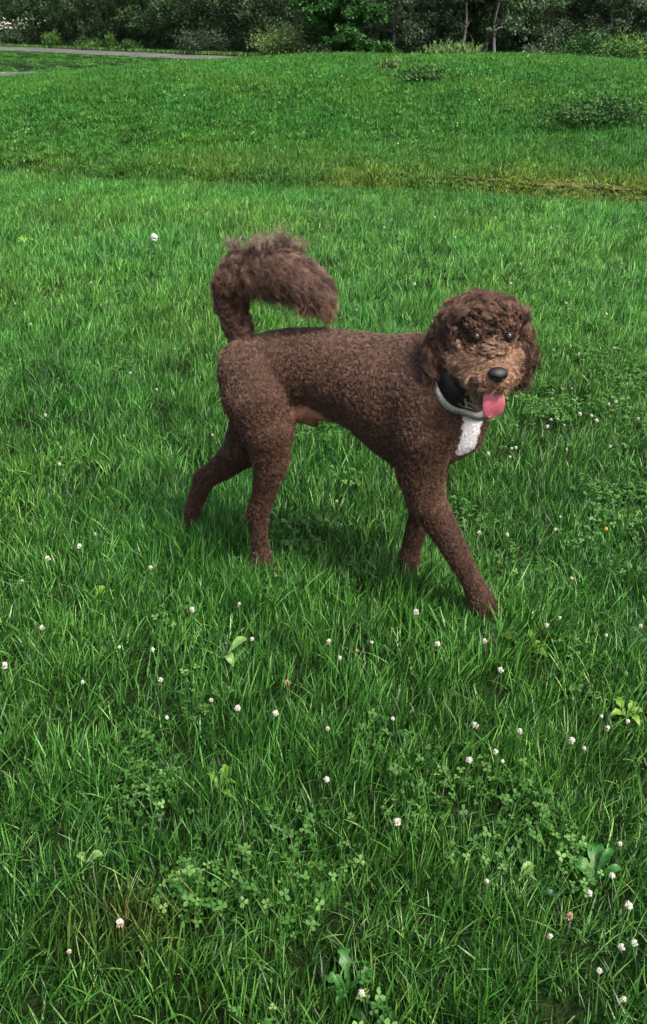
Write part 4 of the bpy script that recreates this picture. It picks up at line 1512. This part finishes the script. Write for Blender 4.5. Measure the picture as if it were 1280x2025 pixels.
nose_mat, nt, b = new_mat('nose_leather')
n1 = nd(nt, 'ShaderNodeTexVoronoi'); n1.inputs['Scale'].default_value = 700
tc = nd(nt, 'ShaderNodeTexCoord'); nt.links.new(tc.outputs['Object'], n1.inputs['Vector'])
b.inputs['Base Color'].default_value = (0.012, 0.010, 0.011, 1)
b.inputs['Roughness'].default_value = 0.48
bp = nd(nt, 'ShaderNodeBump'); bp.inputs['Strength'].default_value = .35; bp.inputs['Distance'].default_value = .001
nt.links.new(n1.outputs[0], bp.inputs['Height']); nt.links.new(bp.outputs[0], b.inputs['Normal'])


def nose_shape(q):
    r_, f, u = q
    r2 = r_ * (1.0 + .18 * u) if u > -.2 else r_ * (1.0 + .18 * u) * (1 + .25 * (u + .2))
    dent = 0.0
    for s in (-1, 1):
        dd = math.hypot(r_ - .48 * s, u + .15)
        if f > 0:
            dent += .42 * math.exp(-(dd / .20) ** 2)
    dent += .16 * math.exp(-(r_ / .08) ** 2) * (f > 0) * (u < .1)
    return np.array([r2, f * (1 - dent), u])


V, F = uv_ball(NOSE - DOG_AT - HF * .006, HM, np.array([.0200, .0165, .0155]), 40, 26, nose_shape)
mesh_obj('nose', V, F, nose_mat, dog, True)

tongue_mat, nt, b = new_mat('tongue')
n1 = noise(nt, 90, 5)
nt.links.new(ramp(nt, n1, [(0.3, (0.40, 0.085, 0.120)), (0.7, (0.62, 0.170, 0.210))]), b.inputs['Base Color'])
b.inputs['Roughness'].default_value = 0.32
b.inputs['Subsurface Weight'].default_value = 0.15
b.inputs['Subsurface Radius'].default_value = (.008, .003, .002)
bp = nd(nt, 'ShaderNodeBump'); bp.inputs['Strength'].default_value = .3; bp.inputs['Distance'].default_value = .001
nt.links.new(n1, bp.inputs['Height']); nt.links.new(bp.outputs[0], b.inputs['Normal'])
# centre line: out over the lower lip, then hanging
TL = [H(0, .055, -.070), H(0, .088, -.068), H(.001, .114, -.072), H(.003, .128, -.087), H(.004, .131, -.105), H(.005, .129, -.122), H(.005, .126, -.134)]
TW = [.016, .019, .0205, .0225, .024, .021, .009]
tl = np.array(TL); k0 = np.arange(7); kt = np.linspace(0, 6, 25)
tl = np.stack([np.interp(kt, k0, tl[:, c]) for c in range(3)], 1)
for _ in range(3):
    tl[1:-1] = (tl[:-2] + 2 * tl[1:-1] + tl[2:]) / 4
tw = np.interp(kt, k0, TW); tw[-3:] = [tw[-4] * .88, tw[-4] * .66, tw[-4] * .30]
tg = unit(np.gradient(tl, axis=0))
V = []
m = 18
for i in range(25):
    nrm = unit(np.cross(HR, tg[i]))
    if nrm @ (HF + HU) < 0:
        nrm = -nrm
    for j in range(m):
        a_ = 2 * math.pi * j / m
        c_, s_ = math.cos(a_), math.sin(a_)
        th_ = .0042 * (1 - .3 * i / 24)
        groove = -.0068 * math.exp(-(c_ / .14) ** 2) if s_ > 0 else 0
        cup = .0035 * c_ * c_
        V.append(tl[i] + HR * c_ * tw[i] + nrm * (s_ * th_ + groove + cup) - DOG_AT)
i, j = np.meshgrid(np.arange(24), np.arange(m), indexing='ij')
F = np.stack([i * m + j, i * m + (j + 1) % m, (i + 1) * m + (j + 1) % m, (i + 1) * m + j], -1).reshape(-1, 4)
mesh_obj('tongue', np.array(V), F, tongue_mat, dog, True)

# claws at the tips of the near paws
claw_mat = plain_material('claw', (0.03, 0.024, 0.02), 0.4, 0.4, 0.2, 100)
for (pp, w) in (((556, 1143), -.055), ((988, 1230), -.056), ((816, 1150), .055), ((390, 1082), .055)):
    base = J(pp[0], pp[1], w)
    for s in (-.016, -.0055, .0055, .016):
        p0 = base + LAT * s + HEAD_U * .014
        path_ = np.array([p0, p0 + HEAD_U * .008 - np.array([0, 0, .003]), p0 + HEAD_U * .013 - np.array([0, 0, .009])])
        mesh_obj('claw', *tube(path_ - DOG_AT, [.0032, .0024, .0006], 6), claw_mat, dog, True)

# ---- collar
neckfns = [fn for tg_, fn in PARTS if tg_ in ('neck', 'head', 'chest', 'body')]


def neck_radius(off, seg=64):
    e1 = unit(np.cross(CAX, [0, 0, 1.0])); e2 = np.cross(CAX, e1)
    out = []
    for i in range(seg):
        a_ = 2 * math.pi * i / seg
        d_ = e1 * math.cos(a_) + e2 * math.sin(a_)
        q = np.linspace(.03, .17, 90)
        I = np.clip(np.round((CC + CAX * off + d_ * q[:, None] - G0) / GH).astype(int), 0, GN - 1)
        sd = FIELD[tuple(I.T)]
        ok_ = np.where(sd > 0.003)[0]
        out.append(q[ok_[0]] if len(ok_) else .10)
    out = np.clip(np.array(out), .055, .098)
    for _ in range(5):
        out = (np.roll(out, 1) + 2 * out + np.roll(out, -1)) / 4
    return out


def collar_ring(off, width, rad, thick, seg=64):
    """a flat strap lying round the neck"""
    e1 = unit(np.cross(CAX, [0, 0, 1.0])); e2 = np.cross(CAX, e1)
    ra, rb = neck_radius(off - width / 2), neck_radius(off + width / 2)
    V = []
    for i in range(seg):
        a_ = 2 * math.pi * i / seg
        d_ = e1 * math.cos(a_) + e2 * math.sin(a_)
        for (ax_, r_, rr) in ((-width / 2, ra[i], 0), (width / 2, rb[i], 0), (width / 2, rb[i], thick), (-width / 2, ra[i], thick)):
            V.append(CC + CAX * (off + ax_) + d_ * (r_ + rad + rr) - DOG_AT)
    i, j = np.meshgrid(np.arange(seg), np.arange(4), indexing='ij')
    F = np.stack([i * 4 + j, i * 4 + (j + 1) % 4, ((i + 1) % seg) * 4 + (j + 1) % 4, ((i + 1) % seg) * 4 + j], -1).reshape(-1, 4)
    return np.array(V), F


def band_patch(a0, a1, off0, off1, width, rad, thick=.0012, n=6):
    e1 = unit(np.cross(CAX, [0, 0, 1.0])); e2 = np.cross(CAX, e1)
    V = []
    for q in np.linspace(0, 1, n):
        a_, off = a0 + (a1 - a0) * q, off0 + (off1 - off0) * q
        rr_ = neck_radius(off)
        r_ = np.interp(a_ % (2 * math.pi), np.arange(65) * 2 * math.pi / 64, np.r_[rr_, rr_[0]])
        d_ = e1 * math.cos(a_) + e2 * math.sin(a_)
        for (ax_, t_) in ((-width / 2, 0), (width / 2, 0), (width / 2, thick), (-width / 2, thick)):
            V.append(CC + CAX * (off + ax_) + d_ * (r_ + rad + t_) - DOG_AT)
    i, j = np.meshgrid(np.arange(n - 1), np.arange(4), indexing='ij')
    F = np.stack([i * 4 + j, i * 4 + (j + 1) % 4, (i + 1) * 4 + (j + 1) % 4, (i + 1) * 4 + j], -1).reshape(-1, 4)
    F = np.r_[F, [[0, 1, 2, 3]], [[4 * n - 1, 4 * n - 2, 4 * n - 3, 4 * n - 4]]]
    return np.array(V), F


black_web = plain_material('black_webbing', (0.022, 0.022, 0.023), 0.4, 0.5, 0.3, 400, .2)
grey_web = plain_material('pale_grey_webbing', (0.52, 0.50, 0.46), 0.8, 0.2, 0.25, 220, .6)
gold = plain_material('pale_reflective_stitching', (0.55, 0.50, 0.33), 0.45, 0.4, 0.2, 300)
col_e = bpy.data.objects.new('collar', None)
COL.objects.link(col_e); col_e.parent = dog
col_e['label'] = 'black collar with pale grey edge strap'
mesh_obj('band', *collar_ring(.009, .034, .008, .004), black_web, col_e)
mesh_obj('edge_strap', *collar_ring(-.0130, .009, .0075, .0035), grey_web, col_e)
mesh_obj('stitching', *collar_ring(.013, .0026, .0140, .0012), gold, col_e)
mesh_obj('stitching', *collar_ring(.001, .0020, .0140, .0012), gold, col_e)
for k_ in range(12):
    a0 = k_ * 0.5236
    mesh_obj('reflective_dash', *band_patch(a0, a0 + .36, 0.018, .000, .0055, .0146), gold, col_e)
